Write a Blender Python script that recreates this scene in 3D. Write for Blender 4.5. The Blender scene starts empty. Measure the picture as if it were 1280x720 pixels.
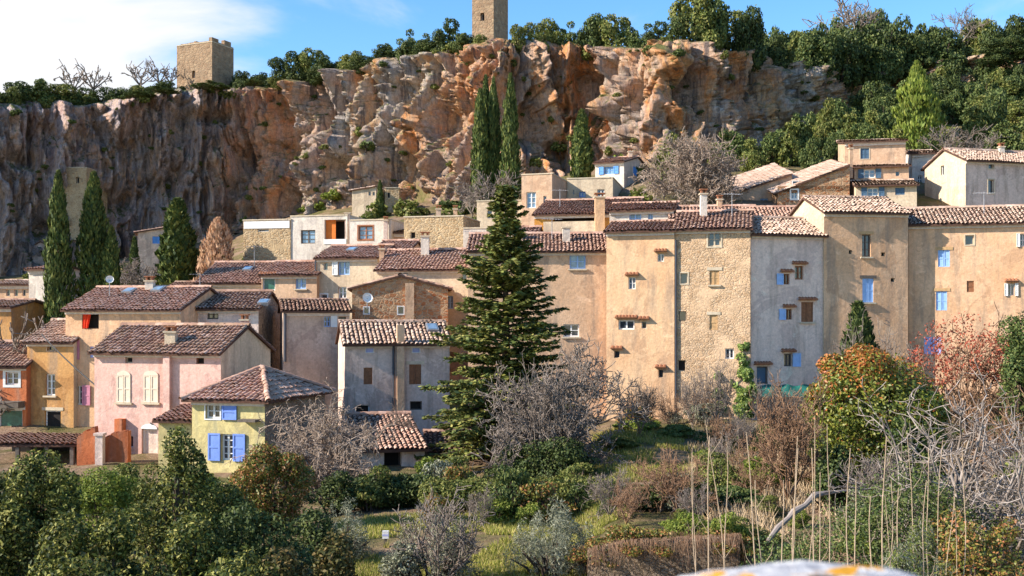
import bpy, math, random
import numpy as np
from mathutils import Vector

# ---------------------------------------------------------------- camera, sky, sun, exposure
F = 1372.0          # focal length in photo pixels (1280 wide)
HY = 400.0          # horizon row
scene = bpy.context.scene
col = scene.collection
cam_d = bpy.data.cameras.new('camera'); cam = bpy.data.objects.new('camera', cam_d); col.objects.link(cam)
cam.location = (0, 0, 0); cam.rotation_euler = (math.radians(90), 0, 0)
cam_d.sensor_width = 36.0; cam_d.lens = 36.0 * F / 1280.0
cam_d.shift_y = (HY - 360.0) / 1280.0
cam_d.clip_start = 0.05; cam_d.clip_end = 6000
cam_d.dof.use_dof = True; cam_d.dof.focus_distance = 60.0; cam_d.dof.aperture_fstop = 4.5
scene.camera = cam

SUN = Vector((-0.83, -0.225, 0.51)).normalized()
SUN_EL = math.asin(SUN.z); SUN_ROT = math.atan2(SUN.x, SUN.y)
w = bpy.data.worlds.new('World'); scene.world = w; w.use_nodes = True
wt = w.node_tree; wt.nodes.clear()
def wn(t, **kw):
    n = wt.nodes.new(t)
    for k, v in kw.items(): setattr(n, k, v)
    return n
sky = wn('ShaderNodeTexSky', sky_type='NISHITA', sun_disc=False)
sky.sun_elevation = SUN_EL; sky.sun_rotation = SUN_ROT
sky.air_density = 1.0; sky.dust_density = 0.1; sky.ozone_density = 3.0; sky.altitude = 300
hs = wn('ShaderNodeHueSaturation'); hs.inputs['Saturation'].default_value = 1.22; hs.inputs['Value'].default_value = 0.88
tc = wn('ShaderNodeTexCoord')
# cloud bank: stretched noise over the sky directions
mp = wn('ShaderNodeMapping'); mp.inputs['Scale'].default_value = (2.2, 2.2, 5.0); mp.inputs['Location'].default_value = (1.1, 0.3, 0.0)
nz = wn('ShaderNodeTexNoise'); nz.inputs['Scale'].default_value = 1.6; nz.inputs['Detail'].default_value = 9; nz.inputs['Roughness'].default_value = 0.55
nz.inputs['Distortion'].default_value = 0.5
dv = wn('ShaderNodeVectorMath', operation='DISTANCE'); dv.inputs[1].default_value = (-0.50, 0.83, 0.25)
mr = wn('ShaderNodeMapRange'); mr.inputs['From Min'].default_value = 0.10; mr.inputs['From Max'].default_value = 0.36
mr.inputs['To Min'].default_value = 0.42; mr.inputs['To Max'].default_value = 0.0
ad = wn('ShaderNodeMath', operation='ADD')
rp = wn('ShaderNodeMapRange', interpolation_type='SMOOTHSTEP'); rp.inputs['From Min'].default_value = 0.54; rp.inputs['From Max'].default_value = 0.80
mx = wn('ShaderNodeMix', data_type='RGBA'); mx.inputs['B'].default_value = (3.3, 3.35, 3.5, 1)
bg = wn('ShaderNodeBackground'); bg.inputs['Strength'].default_value = 0.13
wo = wn('ShaderNodeOutputWorld')
L = wt.links.new
L(tc.outputs['Generated'], mp.inputs['Vector']); L(mp.outputs[0], nz.inputs['Vector'])
L(tc.outputs['Generated'], dv.inputs[0]); L(dv.outputs['Value'], mr.inputs['Value'])
L(nz.outputs['Fac'], ad.inputs[0]); L(mr.outputs[0], ad.inputs[1]); L(ad.outputs[0], rp.inputs['Value'])
L(sky.outputs[0], hs.inputs['Color']); L(hs.outputs[0], mx.inputs['A']); L(rp.outputs[0], mx.inputs['Factor'])
L(mx.outputs['Result'], bg.inputs['Color']); L(bg.outputs[0], wo.inputs['Surface'])

sd = bpy.data.lights.new('sun', 'SUN'); sd.energy = 4.2; sd.angle = math.radians(0.5); sd.color = (1.0, 0.91, 0.79)
so = bpy.data.objects.new('sun', sd); col.objects.link(so); so.rotation_euler = SUN.to_track_quat('Z', 'Y').to_euler(); so.location = (-60, -30, 60)
scene.view_settings.view_transform = 'Standard'; scene.view_settings.look = 'None'
scene.view_settings.exposure = 1.24; scene.view_settings.gamma = 1.0; scene.view_settings.use_curve_mapping = False
try:
    scene.cycles.max_bounces = 5; scene.cycles.diffuse_bounces = 3; scene.cycles.transparent_max_bounces = 4
except Exception: pass

# ---------------------------------------------------------------- noise in numpy
def _h(ix, iy, iz, seed=0):
    n = (ix.astype(np.int64) * 374761393 + iy.astype(np.int64) * 668265263 + iz.astype(np.int64) * 2147483647 + seed * 974711) & 0xffffffff
    n = ((n ^ (n >> 13)) * 1274126177) & 0xffffffff
    n = ((n ^ (n >> 16)) * 2246822519) & 0xffffffff
    return ((n ^ (n >> 15)) & 0xffffff) / float(0xffffff)
def vnoise(p, seed=0):
    i = np.floor(p); f = p - i; f = f * f * (3 - 2 * f)
    x, y, z = i[:, 0], i[:, 1], i[:, 2]; r = 0
    for a in (0, 1):
        for b in (0, 1):
            for c in (0, 1):
                wgt = (f[:, 0] if a else 1 - f[:, 0]) * (f[:, 1] if b else 1 - f[:, 1]) * (f[:, 2] if c else 1 - f[:, 2])
                r = r + wgt * _h(x + a, y + b, z + c, seed)
    return r
def fbm(p, o=4, seed=0):
    r = 0; a = 0.5; t = 0
    for k in range(o):
        r = r + a * vnoise(p * 2 ** k + k * 17.3, seed); t += a; a *= 0.5
    return r / t
def worley(p, seed=0):
    i = np.floor(p); d1 = np.full(len(p), 9.0); d2 = np.full(len(p), 9.0); cid = np.zeros(len(p))
    for a in (-1, 0, 1):
        for b in (-1, 0, 1):
            for c in (-1, 0, 1):
                q = i + (a, b, c)
                o = np.stack([_h(q[:, 0], q[:, 1], q[:, 2], seed + s) for s in (1, 2, 3)], 1)
                d = np.linalg.norm(q + o - p, axis=1)
                m = d < d1
                d2 = np.where(m, d1, np.minimum(d2, d)); cid = np.where(m, o[:, 0], cid); d1 = np.where(m, d, d1)
    return d1, d2, cid

# ---------------------------------------------------------------- helpers: meshes, things
def mesh(name, v, f, mat=None, smooth=False):
    """v: (n,3); f: list of faces or an (m,3|4) int array"""
    me = bpy.data.meshes.new(name)
    v = np.asarray(v, dtype=np.float32)
    if isinstance(f, np.ndarray):
        m, k = f.shape
        me.vertices.add(len(v)); me.vertices.foreach_set('co', v.ravel())
        me.loops.add(m * k); me.loops.foreach_set('vertex_index', f.astype(np.int32).ravel())
        me.polygons.add(m); me.polygons.foreach_set('loop_start', np.arange(0, m * k, k, dtype=np.int32))
        me.update(calc_edges=True)
    else:
        me.from_pydata([tuple(map(float, p)) for p in v], [], f)
    if smooth: me.polygons.foreach_set('use_smooth', np.ones(len(me.polygons), dtype=bool))
    if mat: me.materials.append(mat)
    return me
def link(name, me, parent=None, loc=(0, 0, 0)):
    o = bpy.data.objects.new(name, me); col.objects.link(o); o.location = loc
    if parent: o.parent = parent
    return o
def tag(o, label=None, cat=None, group=None, kind=None):
    if label: o['label'] = label
    if cat: o['category'] = cat
    if group: o['group'] = group
    if kind: o['kind'] = kind
    return o
def thing(name, label, cat, loc, group=None):
    return tag(link(name, None, None, loc), label, cat, group)
def copy_tree(o, parent=None):
    c = o.copy(); col.objects.link(c); c.parent = parent
    for ch in list(o.children): copy_tree(ch, c)
    return c
def K(px): return (px - 640.0) / F
def at(px, py, D): return np.array([K(px) * D, D, (HY - py) / F * D])
class MB:
    def __init__(s): s.v = []; s.f = []
    def add(s, pts, faces):
        n = len(s.v); s.v += [tuple(p) for p in pts]; s.f += [tuple(i + n for i in q) for q in faces]
    def hexa(s, p): s.add(p, [(0, 3, 2, 1), (4, 5, 6, 7), (0, 1, 5, 4), (1, 2, 6, 5), (2, 3, 7, 6), (3, 0, 4, 7)])
    def box(s, a, b):
        (x0, y0, z0), (x1, y1, z1) = a, b
        s.hexa([(x0, y0, z0), (x1, y0, z0), (x1, y1, z0), (x0, y1, z0), (x0, y0, z1), (x1, y0, z1), (x1, y1, z1), (x0, y1, z1)])
    def tube(s, path, rad, sides=6, cap=True):
        path = [Vector(p) for p in path]; n0 = len(s.v)
        for i, p in enumerate(path):
            d = (path[min(i + 1, len(path) - 1)] - path[max(i - 1, 0)]).normalized()
            a = d.orthogonal().normalized() if i == 0 else (a - d * a.dot(d)).normalized()
            b = d.cross(a); r = rad[i] if hasattr(rad, '__len__') else rad
            for k in range(sides):
                t = 2 * math.pi * k / sides
                s.v.append(tuple(p + (a * math.cos(t) + b * math.sin(t)) * r))
        for i in range(len(path) - 1):
            for k in range(sides):
                k2 = (k + 1) % sides
                s.f.append((n0 + i * sides + k, n0 + i * sides + k2, n0 + (i + 1) * sides + k2, n0 + (i + 1) * sides + k))
        if cap:
            s.f.append(tuple(n0 + k for k in reversed(range(sides)))); e = n0 + (len(path) - 1) * sides
            s.f.append(tuple(e + k for k in range(sides)))
    def build(s, name, mat, parent=None, base=(0, 0, 0), smooth=False):
        v = np.array(s.v, dtype=float) - np.array(base, dtype=float)
        return link(name, mesh(name, v, s.f, mat, smooth), parent)

# ---------------------------------------------------------------- materials
def new_mat(name):
    m = bpy.data.materials.new(name); m.use_nodes = True; nt = m.node_tree
    b = nt.nodes['Principled BSDF']
    return m, nt, b
def N(nt, t, ins=None, **props):
    n = nt.nodes.new(t)
    for k, v in props.items(): setattr(n, k, v)
    for k, v in (ins or {}).items():
        if isinstance(v, bpy.types.NodeSocket): nt.links.new(v, n.inputs[k])
        else: n.inputs[k].default_value = v
    return n
def c4(c): return (c[0], c[1], c[2], 1.0)
def ramp(nt, fac, stops, interp='LINEAR'):
    r = nt.nodes.new('ShaderNodeValToRGB'); r.color_ramp.interpolation = interp
    e = r.color_ramp.elements
    while len(e) < len(stops): e.new(0.5)
    for i, (p, c) in enumerate(stops):
        e[i].position = p; e[i].color = c4(c) if hasattr(c, '__len__') else (c, c, c, 1)
    nt.links.new(fac, r.inputs[0]); return r.outputs[0]
def mixc(nt, fac, a, b, mode='MIX'):
    n = nt.nodes.new('ShaderNodeMix'); n.data_type = 'RGBA'; n.blend_type = mode
    for k, v in (('Factor', fac), ('A', a), ('B', b)):
        if isinstance(v, bpy.types.NodeSocket): nt.links.new(v, n.inputs[k])
        else: n.inputs[k].default_value = c4(v) if hasattr(v, '__len__') else v
    return n.outputs['Result']
def pos(nt, scale=(1, 1, 1)):
    g = N(nt, 'ShaderNodeNewGeometry')
    return N(nt, 'ShaderNodeVectorMath', {0: g.outputs['Position'], 1: scale}, operation='MULTIPLY').outputs[0]
def noise(nt, vec, scale, detail=5, rough=0.55, dist=0.0):
    return N(nt, 'ShaderNodeTexNoise', {'Vector': vec, 'Scale': scale, 'Detail': detail, 'Roughness': rough, 'Distortion': dist}).outputs['Fac']
def bump(nt, h, strength, dist, normal=None):
    ins = {'Height': h, 'Strength': strength, 'Distance': dist}
    if normal: ins['Normal'] = normal
    return N(nt, 'ShaderNodeBump', ins).outputs[0]
def setp(nt, b, color=None, rough=0.8, normal=None, spec=0.3):
    if color is not None:
        if isinstance(color, bpy.types.NodeSocket): nt.links.new(color, b.inputs['Base Color'])
        else: b.inputs['Base Color'].default_value = c4(color)
    b.inputs['Roughness'].default_value = rough; b.inputs['Specular IOR Level'].default_value = spec
    if normal: nt.links.new(normal, b.inputs['Normal'])

def plaster(name, c, c2=None, stain=(0.28, 0.22, 0.17), st=0.4, bs=0.3):
    """lime render: blotchy tone, rain streaks, patches worn down to the undercoat"""
    m, nt, b = new_mat(name)
    c2 = c2 or tuple(x * 0.72 for x in c)
    p = pos(nt); ps = pos(nt, (1.3, 1.3, 0.16))
    a = mixc(nt, ramp(nt, noise(nt, p, 0.55, 6, 0.6, 0.4), [(0.38, 0), (0.64, 1)]), c, c2)
    patch = ramp(nt, noise(nt, p, 0.42, 5, 0.62, 1.2), [(0.54, 0), (0.565, 0.8)])
    a = mixc(nt, patch, a, tuple(x * k for x, k in zip(c2, (0.84, 0.84, 0.87))))
    stn = ramp(nt, noise(nt, ps, 1.6, 6, 0.65), [(0.49, 0), (0.68, 1)])
    stn = N(nt, 'ShaderNodeMath', {0: stn, 1: min(1.0, st + 0.22)}, operation='MULTIPLY').outputs[0]
    a = mixc(nt, stn, a, stain)
    pale = ramp(nt, noise(nt, p, 1.1, 7, 0.7, 0.8), [(0.58, 0), (0.66, 0.45)])
    a = mixc(nt, pale, a, tuple(min(0.9, x * 1.25 + 0.04) for x in c))
    worn = ramp(nt, noise(nt, p, 3.4, 7, 0.72, 0.9), [(0.60, 0), (0.68, 0.55)])
    a = mixc(nt, worn, a, tuple(x * 0.62 for x in c))
    fine = ramp(nt, noise(nt, p, 7, 6, 0.8), [(0.28, 0.70), (0.72, 1.14)])
    a = mixc(nt, 1.0, a, fine, 'MULTIPLY')
    nb = bump(nt, noise(nt, p, 5, 7, 0.7), bs, 0.12)
    setp(nt, b, a, 0.92, nb, 0.15); return m
def rubble(name, cols, mortar, scale=3.2, over=None, ov=(0.5, 0.62)):
    """coursed rubble: distorted cells, pale mortar, patches of old render on top"""
    m, nt, b = new_mat(name)
    p = pos(nt, (1, 1, 1.55))
    nv = N(nt, 'ShaderNodeTexNoise', {'Vector': p, 'Scale': 3.5, 'Detail': 4}).outputs['Color']
    p2 = N(nt, 'ShaderNodeVectorMath', {0: nv, 1: (0.34, 0.34, 0.34), 2: p}, operation='MULTIPLY_ADD').outputs[0]
    v = N(nt, 'ShaderNodeTexVoronoi', {'Vector': p2, 'Scale': scale}); e = N(nt, 'ShaderNodeTexVoronoi', {'Vector': p2, 'Scale': scale}, feature='DISTANCE_TO_EDGE')
    r = N(nt, 'ShaderNodeSeparateColor', {0: v.outputs['Color']}).outputs[0]
    st = ramp(nt, r, [(i / (len(cols) - 1), c) for i, c in enumerate(cols)])
    edge = ramp(nt, e.outputs['Distance'], [(0.01, 0), (0.16, 1)])
    a = mixc(nt, edge, mortar, st)
    a = mixc(nt, ramp(nt, noise(nt, pos(nt), 4.5, 6, 0.75, 0.8), [(0.60, 0), (0.68, 0.75)]), a, tuple(x * 0.35 for x in cols[0]))
    h = edge
    if over:
        k = ramp(nt, noise(nt, pos(nt), 0.6, 6, 0.65, 0.5), [(ov[0], 0), (ov[1], 1)])
        a = mixc(nt, k, a, over)
        h = mixc(nt, k, edge, (0.9, 0.9, 0.9))
    a = mixc(nt, 1.0, a, ramp(nt, noise(nt, pos(nt), 1.3, 6, 0.7), [(0.3, 0.72), (0.7, 1.1)]), 'MULTIPLY')
    nb = bump(nt, h, 0.7, 0.06); nb = bump(nt, noise(nt, pos(nt), 7, 5, 0.7), 0.35, 0.1, nb)
    setp(nt, b, a, 0.95, nb, 0.1); return m
def island(name, stops, rough=0.75, trans=0.0, nscale=0.0, spec=0.2, dirt=None):
    """each loose piece (tile, leaf, blade) takes its own tone"""
    m, nt, b = new_mat(name)
    g = N(nt, 'ShaderNodeNewGeometry')
    c = ramp(nt, g.outputs['Random Per Island'], stops)
    if nscale:
        k = ramp(nt, noise(nt, pos(nt), nscale, 5, 0.6), [(0.32, 0.78), (0.68, 1.15)])
        c = mixc(nt, 1.0, c, k, 'MULTIPLY')
    if dirt:
        k = ramp(nt, noise(nt, pos(nt), 0.9, 6, 0.7, 0.6), [(0.48, 0), (0.66, 0.75)])
        c = mixc(nt, k, c, dirt)
    setp(nt, b, c, rough, None, spec)
    if trans:
        out = nt.nodes['Material Output']
        t = N(nt, 'ShaderNodeBsdfTranslucent', {'Color': c}); ms = N(nt, 'ShaderNodeMixShader', {0: trans, 1: b.outputs[0], 2: t.outputs[0]})
        nt.links.new(ms.outputs[0], out.inputs['Surface'])
    return m
def simple(name, c, rough=0.7, var=0.15, spec=0.3, scale=4.0, metallic=0.0, bs=0.2):
    m, nt, b = new_mat(name)
    k = ramp(nt, noise(nt, pos(nt), scale, 5, 0.65), [(0.3, 1 - var), (0.7, 1 + var)])
    setp(nt, b, mixc(nt, 1.0, c, k, 'MULTIPLY'), rough, bump(nt, noise(nt, pos(nt), scale * 3, 4), bs, 0.03), spec)
    b.inputs['Metallic'].default_value = metallic
    return m
M = {}
M['glass'] = simple('window_glass', (0.035, 0.045, 0.06), 0.07, 0.4, 0.9, 1.2, bs=0.03)
M['skyglass'] = simple('sky_tinted_glass', (0.16, 0.24, 0.33), 0.1, 0.5, 0.9, 1.5, bs=0.03)  # sky reflection painted in as a pale blue base colour
M['dark'] = simple('interior_shade', (0.02, 0.016, 0.014), 0.9, 0.3)  # near-black fill painting the shade inside openings
M['white'] = simple('white_paint', (0.70, 0.69, 0.66), 0.6, 0.08)
M['wood'] = simple('brown_wood', (0.24, 0.10, 0.045), 0.65, 0.3, scale=7)
M['palewood'] = simple('pale_wood', (0.46, 0.29, 0.14), 0.7, 0.25, scale=7)
M['greywood'] = simple('weathered_wood', (0.13, 0.105, 0.085), 0.85, 0.3, scale=7)
M['ltblue'] = simple('light_blue_paint', (0.30, 0.47, 0.76), 0.6, 0.12)
M['blue'] = simple('blue_paint', (0.16, 0.26, 0.62), 0.6, 0.12)
M['skyblue'] = simple('sky_blue_paint', (0.10, 0.27, 0.60), 0.6, 0.12)
M['teal'] = simple('slate_blue_paint', (0.07, 0.13, 0.20), 0.6, 0.15)
M['lilac'] = simple('faded_lilac_paint', (0.40, 0.42, 0.66), 0.7, 0.15)
M['rose'] = simple('rose_paint', (0.50, 0.20, 0.27), 0.7, 0.15)
M['cream'] = simple('cream_paint', (0.66, 0.55, 0.42), 0.7, 0.1)
M['green'] = simple('green_canvas', (0.02, 0.14, 0.11), 0.7, 0.3)
M['greendoor'] = simple('green_glass', (0.03, 0.11, 0.07), 0.25, 0.4, 0.6)
M['red'] = simple('red_cloth', (0.75, 0.06, 0.015), 0.85, 0.1)
M['orange'] = simple('orange_cloth', (0.62, 0.17, 0.03), 0.85, 0.15)
M['metal'] = simple('dull_metal', (0.22, 0.22, 0.23), 0.45, 0.2, 0.5)
M['lead'] = simple('dark_downpipe', (0.05, 0.055, 0.07), 0.5, 0.2, 0.4)
M['stone'] = simple('pale_dressed_stone', (0.52, 0.43, 0.31), 0.9, 0.2, 0.15)
M['tilehood'] = simple('terracotta_hood', (0.30, 0.13, 0.07), 0.9, 0.35, 0.15, 9)
M['lime'] = simple('lime_mortar', (0.60, 0.53, 0.47), 0.95, 0.2, 0.1, 6)
M['wire'] = simple('black_cable', (0.02, 0.02, 0.02), 0.6, 0.1)
# house renders
M['p_gold'] = plaster('golden_render', (0.70, 0.465, 0.275), (0.66, 0.40, 0.22), st=0.3)
M['p_tan'] = plaster('tan_render', (0.68, 0.45, 0.285), (0.60, 0.375, 0.225), st=0.45)
M['p_tan2'] = plaster('ochre_tan_render', (0.73, 0.465, 0.285), (0.65, 0.385, 0.215), st=0.45)
M['p_white'] = plaster('grey_white_render', (0.85, 0.66, 0.545), (0.79, 0.59, 0.48), st=0.22)
M['p_grey'] = plaster('drab_render', (0.66, 0.49, 0.37), (0.57, 0.40, 0.29), st=0.5)
M['p_grey2'] = plaster('mauve_grey_render', (0.70, 0.53, 0.44), (0.62, 0.45, 0.36), st=0.45)
M['p_pink'] = plaster('pink_render', (0.69, 0.46, 0.385), (0.64, 0.40, 0.325), (0.5, 0.26, 0.2), 0.4)
M['p_yellow'] = plaster('pale_yellow_render', (0.62, 0.52, 0.24), (0.56, 0.46, 0.21), (0.36, 0.33, 0.2), 0.45)
M['p_ochre'] = plaster('ochre_render', (0.55, 0.30, 0.115), (0.48, 0.24, 0.085), st=0.4)
M['p_orange'] = plaster('orange_render', (0.55, 0.175, 0.07), (0.46, 0.135, 0.055), st=0.3)
M['p_cream'] = plaster('cream_render', (0.66, 0.53, 0.37), (0.60, 0.46, 0.31), st=0.25)
M['p_pale'] = plaster('white_render', (0.68, 0.61, 0.52), (0.62, 0.54, 0.45), st=0.2)
M['p_peach'] = plaster('peach_render', (0.62, 0.42, 0.28), (0.57, 0.36, 0.225), st=0.3)
M['p_amber'] = plaster('amber_render', (0.62, 0.31, 0.06), (0.55, 0.25, 0.05), st=0.2)
M['rub_gold'] = rubble('golden_rubble', [(0.47, 0.29, 0.16), (0.64, 0.43, 0.255), (0.54, 0.345, 0.195), (0.70, 0.51, 0.33)], (0.68, 0.48, 0.31), 5.2, (0.71, 0.485, 0.30), (0.48, 0.66))
M['rub_grey'] = rubble('grey_rubble', [(0.2, 0.15, 0.11), (0.33, 0.25, 0.18), (0.27, 0.21, 0.17), (0.4, 0.31, 0.22)], (0.42, 0.34, 0.26), 3.4)
M['rub_brick'] = rubble('brick_rubble', [(0.36, 0.13, 0.055), (0.46, 0.2, 0.09), (0.42, 0.25, 0.14), (0.5, 0.3, 0.16)], (0.48, 0.33, 0.21), 3.2, (0.45, 0.3, 0.18), (0.56, 0.64))
M['rub_tan'] = rubble('tan_rubble', [(0.34, 0.22, 0.12), (0.48, 0.33, 0.18), (0.42, 0.28, 0.15), (0.52, 0.38, 0.23)], (0.55, 0.42, 0.26), 3.0, (0.52, 0.38, 0.22), (0.55, 0.66))
M['rub_tower'] = rubble('tower_masonry', [(0.234, 0.152, 0.095), (0.360, 0.237, 0.144), (0.297, 0.195, 0.120), (0.396, 0.280, 0.174)], (0.324, 0.230, 0.149), 1.9)
M['rub_garden'] = rubble('garden_wall_stone', [(0.22, 0.16, 0.11), (0.36, 0.27, 0.18), (0.3, 0.22, 0.15), (0.42, 0.32, 0.22)], (0.2, 0.15, 0.1), 7.0)
# roofs
M['t_red'] = island('terracotta_tiles', [(0, (0.41, 0.225, 0.155)), (0.4, (0.50, 0.29, 0.205)), (0.8, (0.57, 0.35, 0.255)), (1, (0.62, 0.42, 0.32))], 0.9, 0, 2.0, 0.15, (0.38, 0.25, 0.175))
M['t_pale'] = island('bleached_tiles', [(0, (0.40, 0.26, 0.185)), (0.4, (0.52, 0.355, 0.26)), (0.8, (0.60, 0.43, 0.325)), (1, (0.66, 0.50, 0.39))], 0.9, 0, 2.0, 0.15, (0.38, 0.26, 0.18))
M['t_dark'] = island('mossy_tiles', [(0, (0.29, 0.165, 0.12)), (0.5, (0.40, 0.24, 0.17)), (0.8, (0.49, 0.31, 0.225)), (1, (0.54, 0.37, 0.28))], 0.95, 0, 2.0, 0.1, (0.27, 0.185, 0.115))
M['slab'] = simple('roof_bed', (0.10, 0.055, 0.04), 0.95, 0.3, 0.1)
# ---------------------------------------------------------------- cliff and ground
PXS = [-300, 0, 60, 150, 220, 290, 340, 420, 500, 560, 600, 640, 700, 760, 800, 835, 870, 920, 1000, 1060, 1150, 1280, 1600]
C_D = [112, 124, 127, 132, 135, 138, 136, 130, 123, 118, 115, 113, 116, 115, 110, 107, 109, 113, 120, 124, 127, 129, 135]
C_TOP = [140, 131, 124, 122, 106, 104, 98, 88, 70, 56, 50, 50, 52, 62, 54, 42, 52, 62, 84, 92, 80, 70, 60]
C_BASE = [350, 345, 338, 322, 310, 292, 275, 258, 254, 252, 246, 238, 216, 204, 198, 192, 190, 184, 172, 150, 130, 120, 110]
C_LEAN = [0, 0, 0, 0, 0, 0, 2, 3, 3.5, 3.5, 3, 2.5, 2, 1.5, 1.5, 2, 2, 2, 3, 4, 5, 5, 5]
def cint(px, arr): return np.interp(px, PXS, arr)
def cliff_base_z(px): return (HY - cint(px, C_BASE)) / F * cint(px, C_D)
def cliff_top_z(px): return (HY - cint(px, C_TOP)) / F * (cint(px, C_D) + cint(px, C_LEAN))

def ground_z(x, y):
    """height of the one ground sheet (camera eye at 0)"""
    x = np.atleast_1d(np.asarray(x, float)); y = np.atleast_1d(np.asarray(y, float))
    D = np.maximum(y, 0.5); px = 640 + F * x / D
    z = np.interp(D, [0, 3.2, 4.2, 14, 26, 40, 54, 1e5], [-1.75, -1.75, -6.0, -6.9, -6.6, -6.45, -6.1, -6.1])
    right = np.clip((px - 700) / 70, 0, 1) * np.clip((D - 27.2) / 0.6, 0, 1) * np.clip((66 - D) / 4, 0, 1)
    z = z + right * 0.8
    z75 = np.interp(px, [0, 300, 500, 700, 900], [0.2, 1.2, 4.0, 5.5, 7.0]); Dc = cint(px, C_D)
    v = np.interp(D, [57, 60.5], [0, 1]) * 0.0
    hill = np.where(D < 75, -5.6 + (z75 + 5.6) * np.clip((D - 62) / 13, 0, 1), z75 + (cliff_base_z(px) - z75) * np.clip((D - 75) / (Dc - 75), 0, 1))
    z = np.where(D > 62, hill, z + (-5.6 - z) * np.clip((D - 56) / 6, 0, 1))
    lean = cint(px, C_LEAN); s0 = Dc + 4; s1 = Dc + np.maximum(lean, 0) + 8
    z = np.where(D > s0, cliff_base_z(px) + (cliff_top_z(px) - 0.6 - cliff_base_z(px)) * np.clip((D - s0) / (s1 - s0), 0, 1), z)
    p = np.stack([x * 0.35, D * 0.35, x * 0], 1)
    z = z + (fbm(p, 3, 5) - 0.5) * 0.5 * np.clip((D - 5) / 10, 0, 1)
    return z
def gz(x, y): return float(ground_z(x, y)[0])
def foot(px, D): x = K(px) * D; return (x, D, gz(x, D))

gm, nt, b = new_mat('ground_earth')
p = pos(nt)
g1 = ramp(nt, noise(nt, p, 0.28, 6, 0.6, 0.6), [(0.38, (0.11, 0.11, 0.035)), (0.48, (0.20, 0.155, 0.075)), (0.6, (0.30, 0.20, 0.135))])
g1 = mixc(nt, ramp(nt, noise(nt, p, 2.2, 6, 0.7), [(0.45, 0), (0.7, 0.8)]), g1, (0.14, 0.085, 0.05))
setp(nt, b, g1, 0.97, bump(nt, noise(nt, p, 3, 7, 0.7), 0.8, 0.3), 0.1)
ks = np.linspace(-1.35, 1.35, 361); ds = np.concatenate([[-8, -3, 0.4], np.geomspace(0.9, 175, 250), np.geomspace(185, 4200, 24)])
kk, dd = np.meshgrid(ks, ds); gx = np.where(dd < 3, kk * 3 * 4, kk * dd); gx = np.where(dd < 3, kk * (3 + 3 * (3 - dd)), gx)
vz = ground_z(gx.ravel(), dd.ravel())
gv = np.stack([gx.ravel(), dd.ravel(), vz], 1)
nr, nc = kk.shape; ii = (np.arange(nr - 1)[:, None] * nc + np.arange(nc - 1)[None, :]).ravel()
gf = np.stack([ii, ii + 1, ii + nc + 1, ii + nc], 1)
tag(link('ground', mesh('ground', gv, gf, gm, True)), kind='structure')

# cliff: one displaced rock face, folded, pillared and pitted
NS, NT_ = 1150, 230
sx = np.linspace(-290, 1590, NS); tt = np.linspace(-0.06, 1.0, NT_)
S, T = np.meshgrid(sx, tt)
px = S.ravel(); t = T.ravel(); tc_ = np.clip(t, 0, 1)
D0 = cint(px, C_D); D = D0 + cint(px, C_LEAN) * tc_
ypx = cint(px, C_BASE) + (cint(px, C_TOP) - cint(px, C_BASE)) * t
bz = (HY - ypx) / F * D; bx = K(px) * D
cx_ = K(sx) * cint(sx, C_D); cy_ = cint(sx, C_D)
tx = np.gradient(np.convolve(np.pad(cx_, 12, 'edge'), np.ones(25) / 25, 'valid')); ty = np.gradient(np.convolve(np.pad(cy_, 12, 'edge'), np.ones(25) / 25, 'valid'))
ln = np.hypot(tx, ty); nxs, nys = ty / ln, -tx / ln
nx = np.tile(nxs, NT_); ny = np.tile(nys, NT_)
P = np.stack([bx, D, bz], 1)
P_w = P + (np.stack([fbm(P * (0.24, 0.24, 0.07), 4, s) for s in (31, 32, 33)], 1) - 0.5) * (4.0, 4.0, 7.0)
def ridged(p, o, seed):
    r = 0; a_ = 0.5; t_ = 0; wgt = 1.0
    for k in range(o):
        q_ = 1 - np.abs(2 * vnoise(p * 2.03 ** k + 11.7 * k, seed + k) - 1); q_ = q_ * q_ * wgt; wgt = np.clip(q_ * 1.6, 0, 1); r = r + a_ * q_; t_ += a_; a_ *= 0.55
    return r / t_
def stepped(v, n, sharp=0.75):
    q_ = v * n; f_ = q_ - np.floor(q_); return (np.floor(q_) + np.clip((f_ - sharp) / (1 - sharp), 0, 1)) / n
folds = fbm(P_w * (0.10, 0.10, 0.030), 4, 1)
pil = stepped(fbm(P_w * (0.42, 0.42, 0.11), 4, 2), 7)
w1, w2, wid = worley(P_w * (0.26, 0.26, 0.10), 4)
v1, v2, vid = worley(P_w * (0.7, 0.7, 0.19), 9)
rg1 = ridged(P_w * (0.40, 0.40, 0.085), 5, 41); rg2 = ridged(P_w * (1.2, 1.2, 0.24) + 5, 3, 61); rg0 = ridged(P_w * (0.15, 0.15, 0.06), 3, 91)
led = stepped(fbm(np.stack([P_w[:, 0] * 0.07, P_w[:, 1] * 0.07, P_w[:, 2] * 0.40], 1), 4, 11), 6, 0.6)
u1, u2, uid = worley(P_w * (1.6, 1.6, 0.40), 14)
flute = 1 - np.abs(2 * fbm(P_w * (1.1, 1.1, 0.14), 3, 71) - 1)
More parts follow.
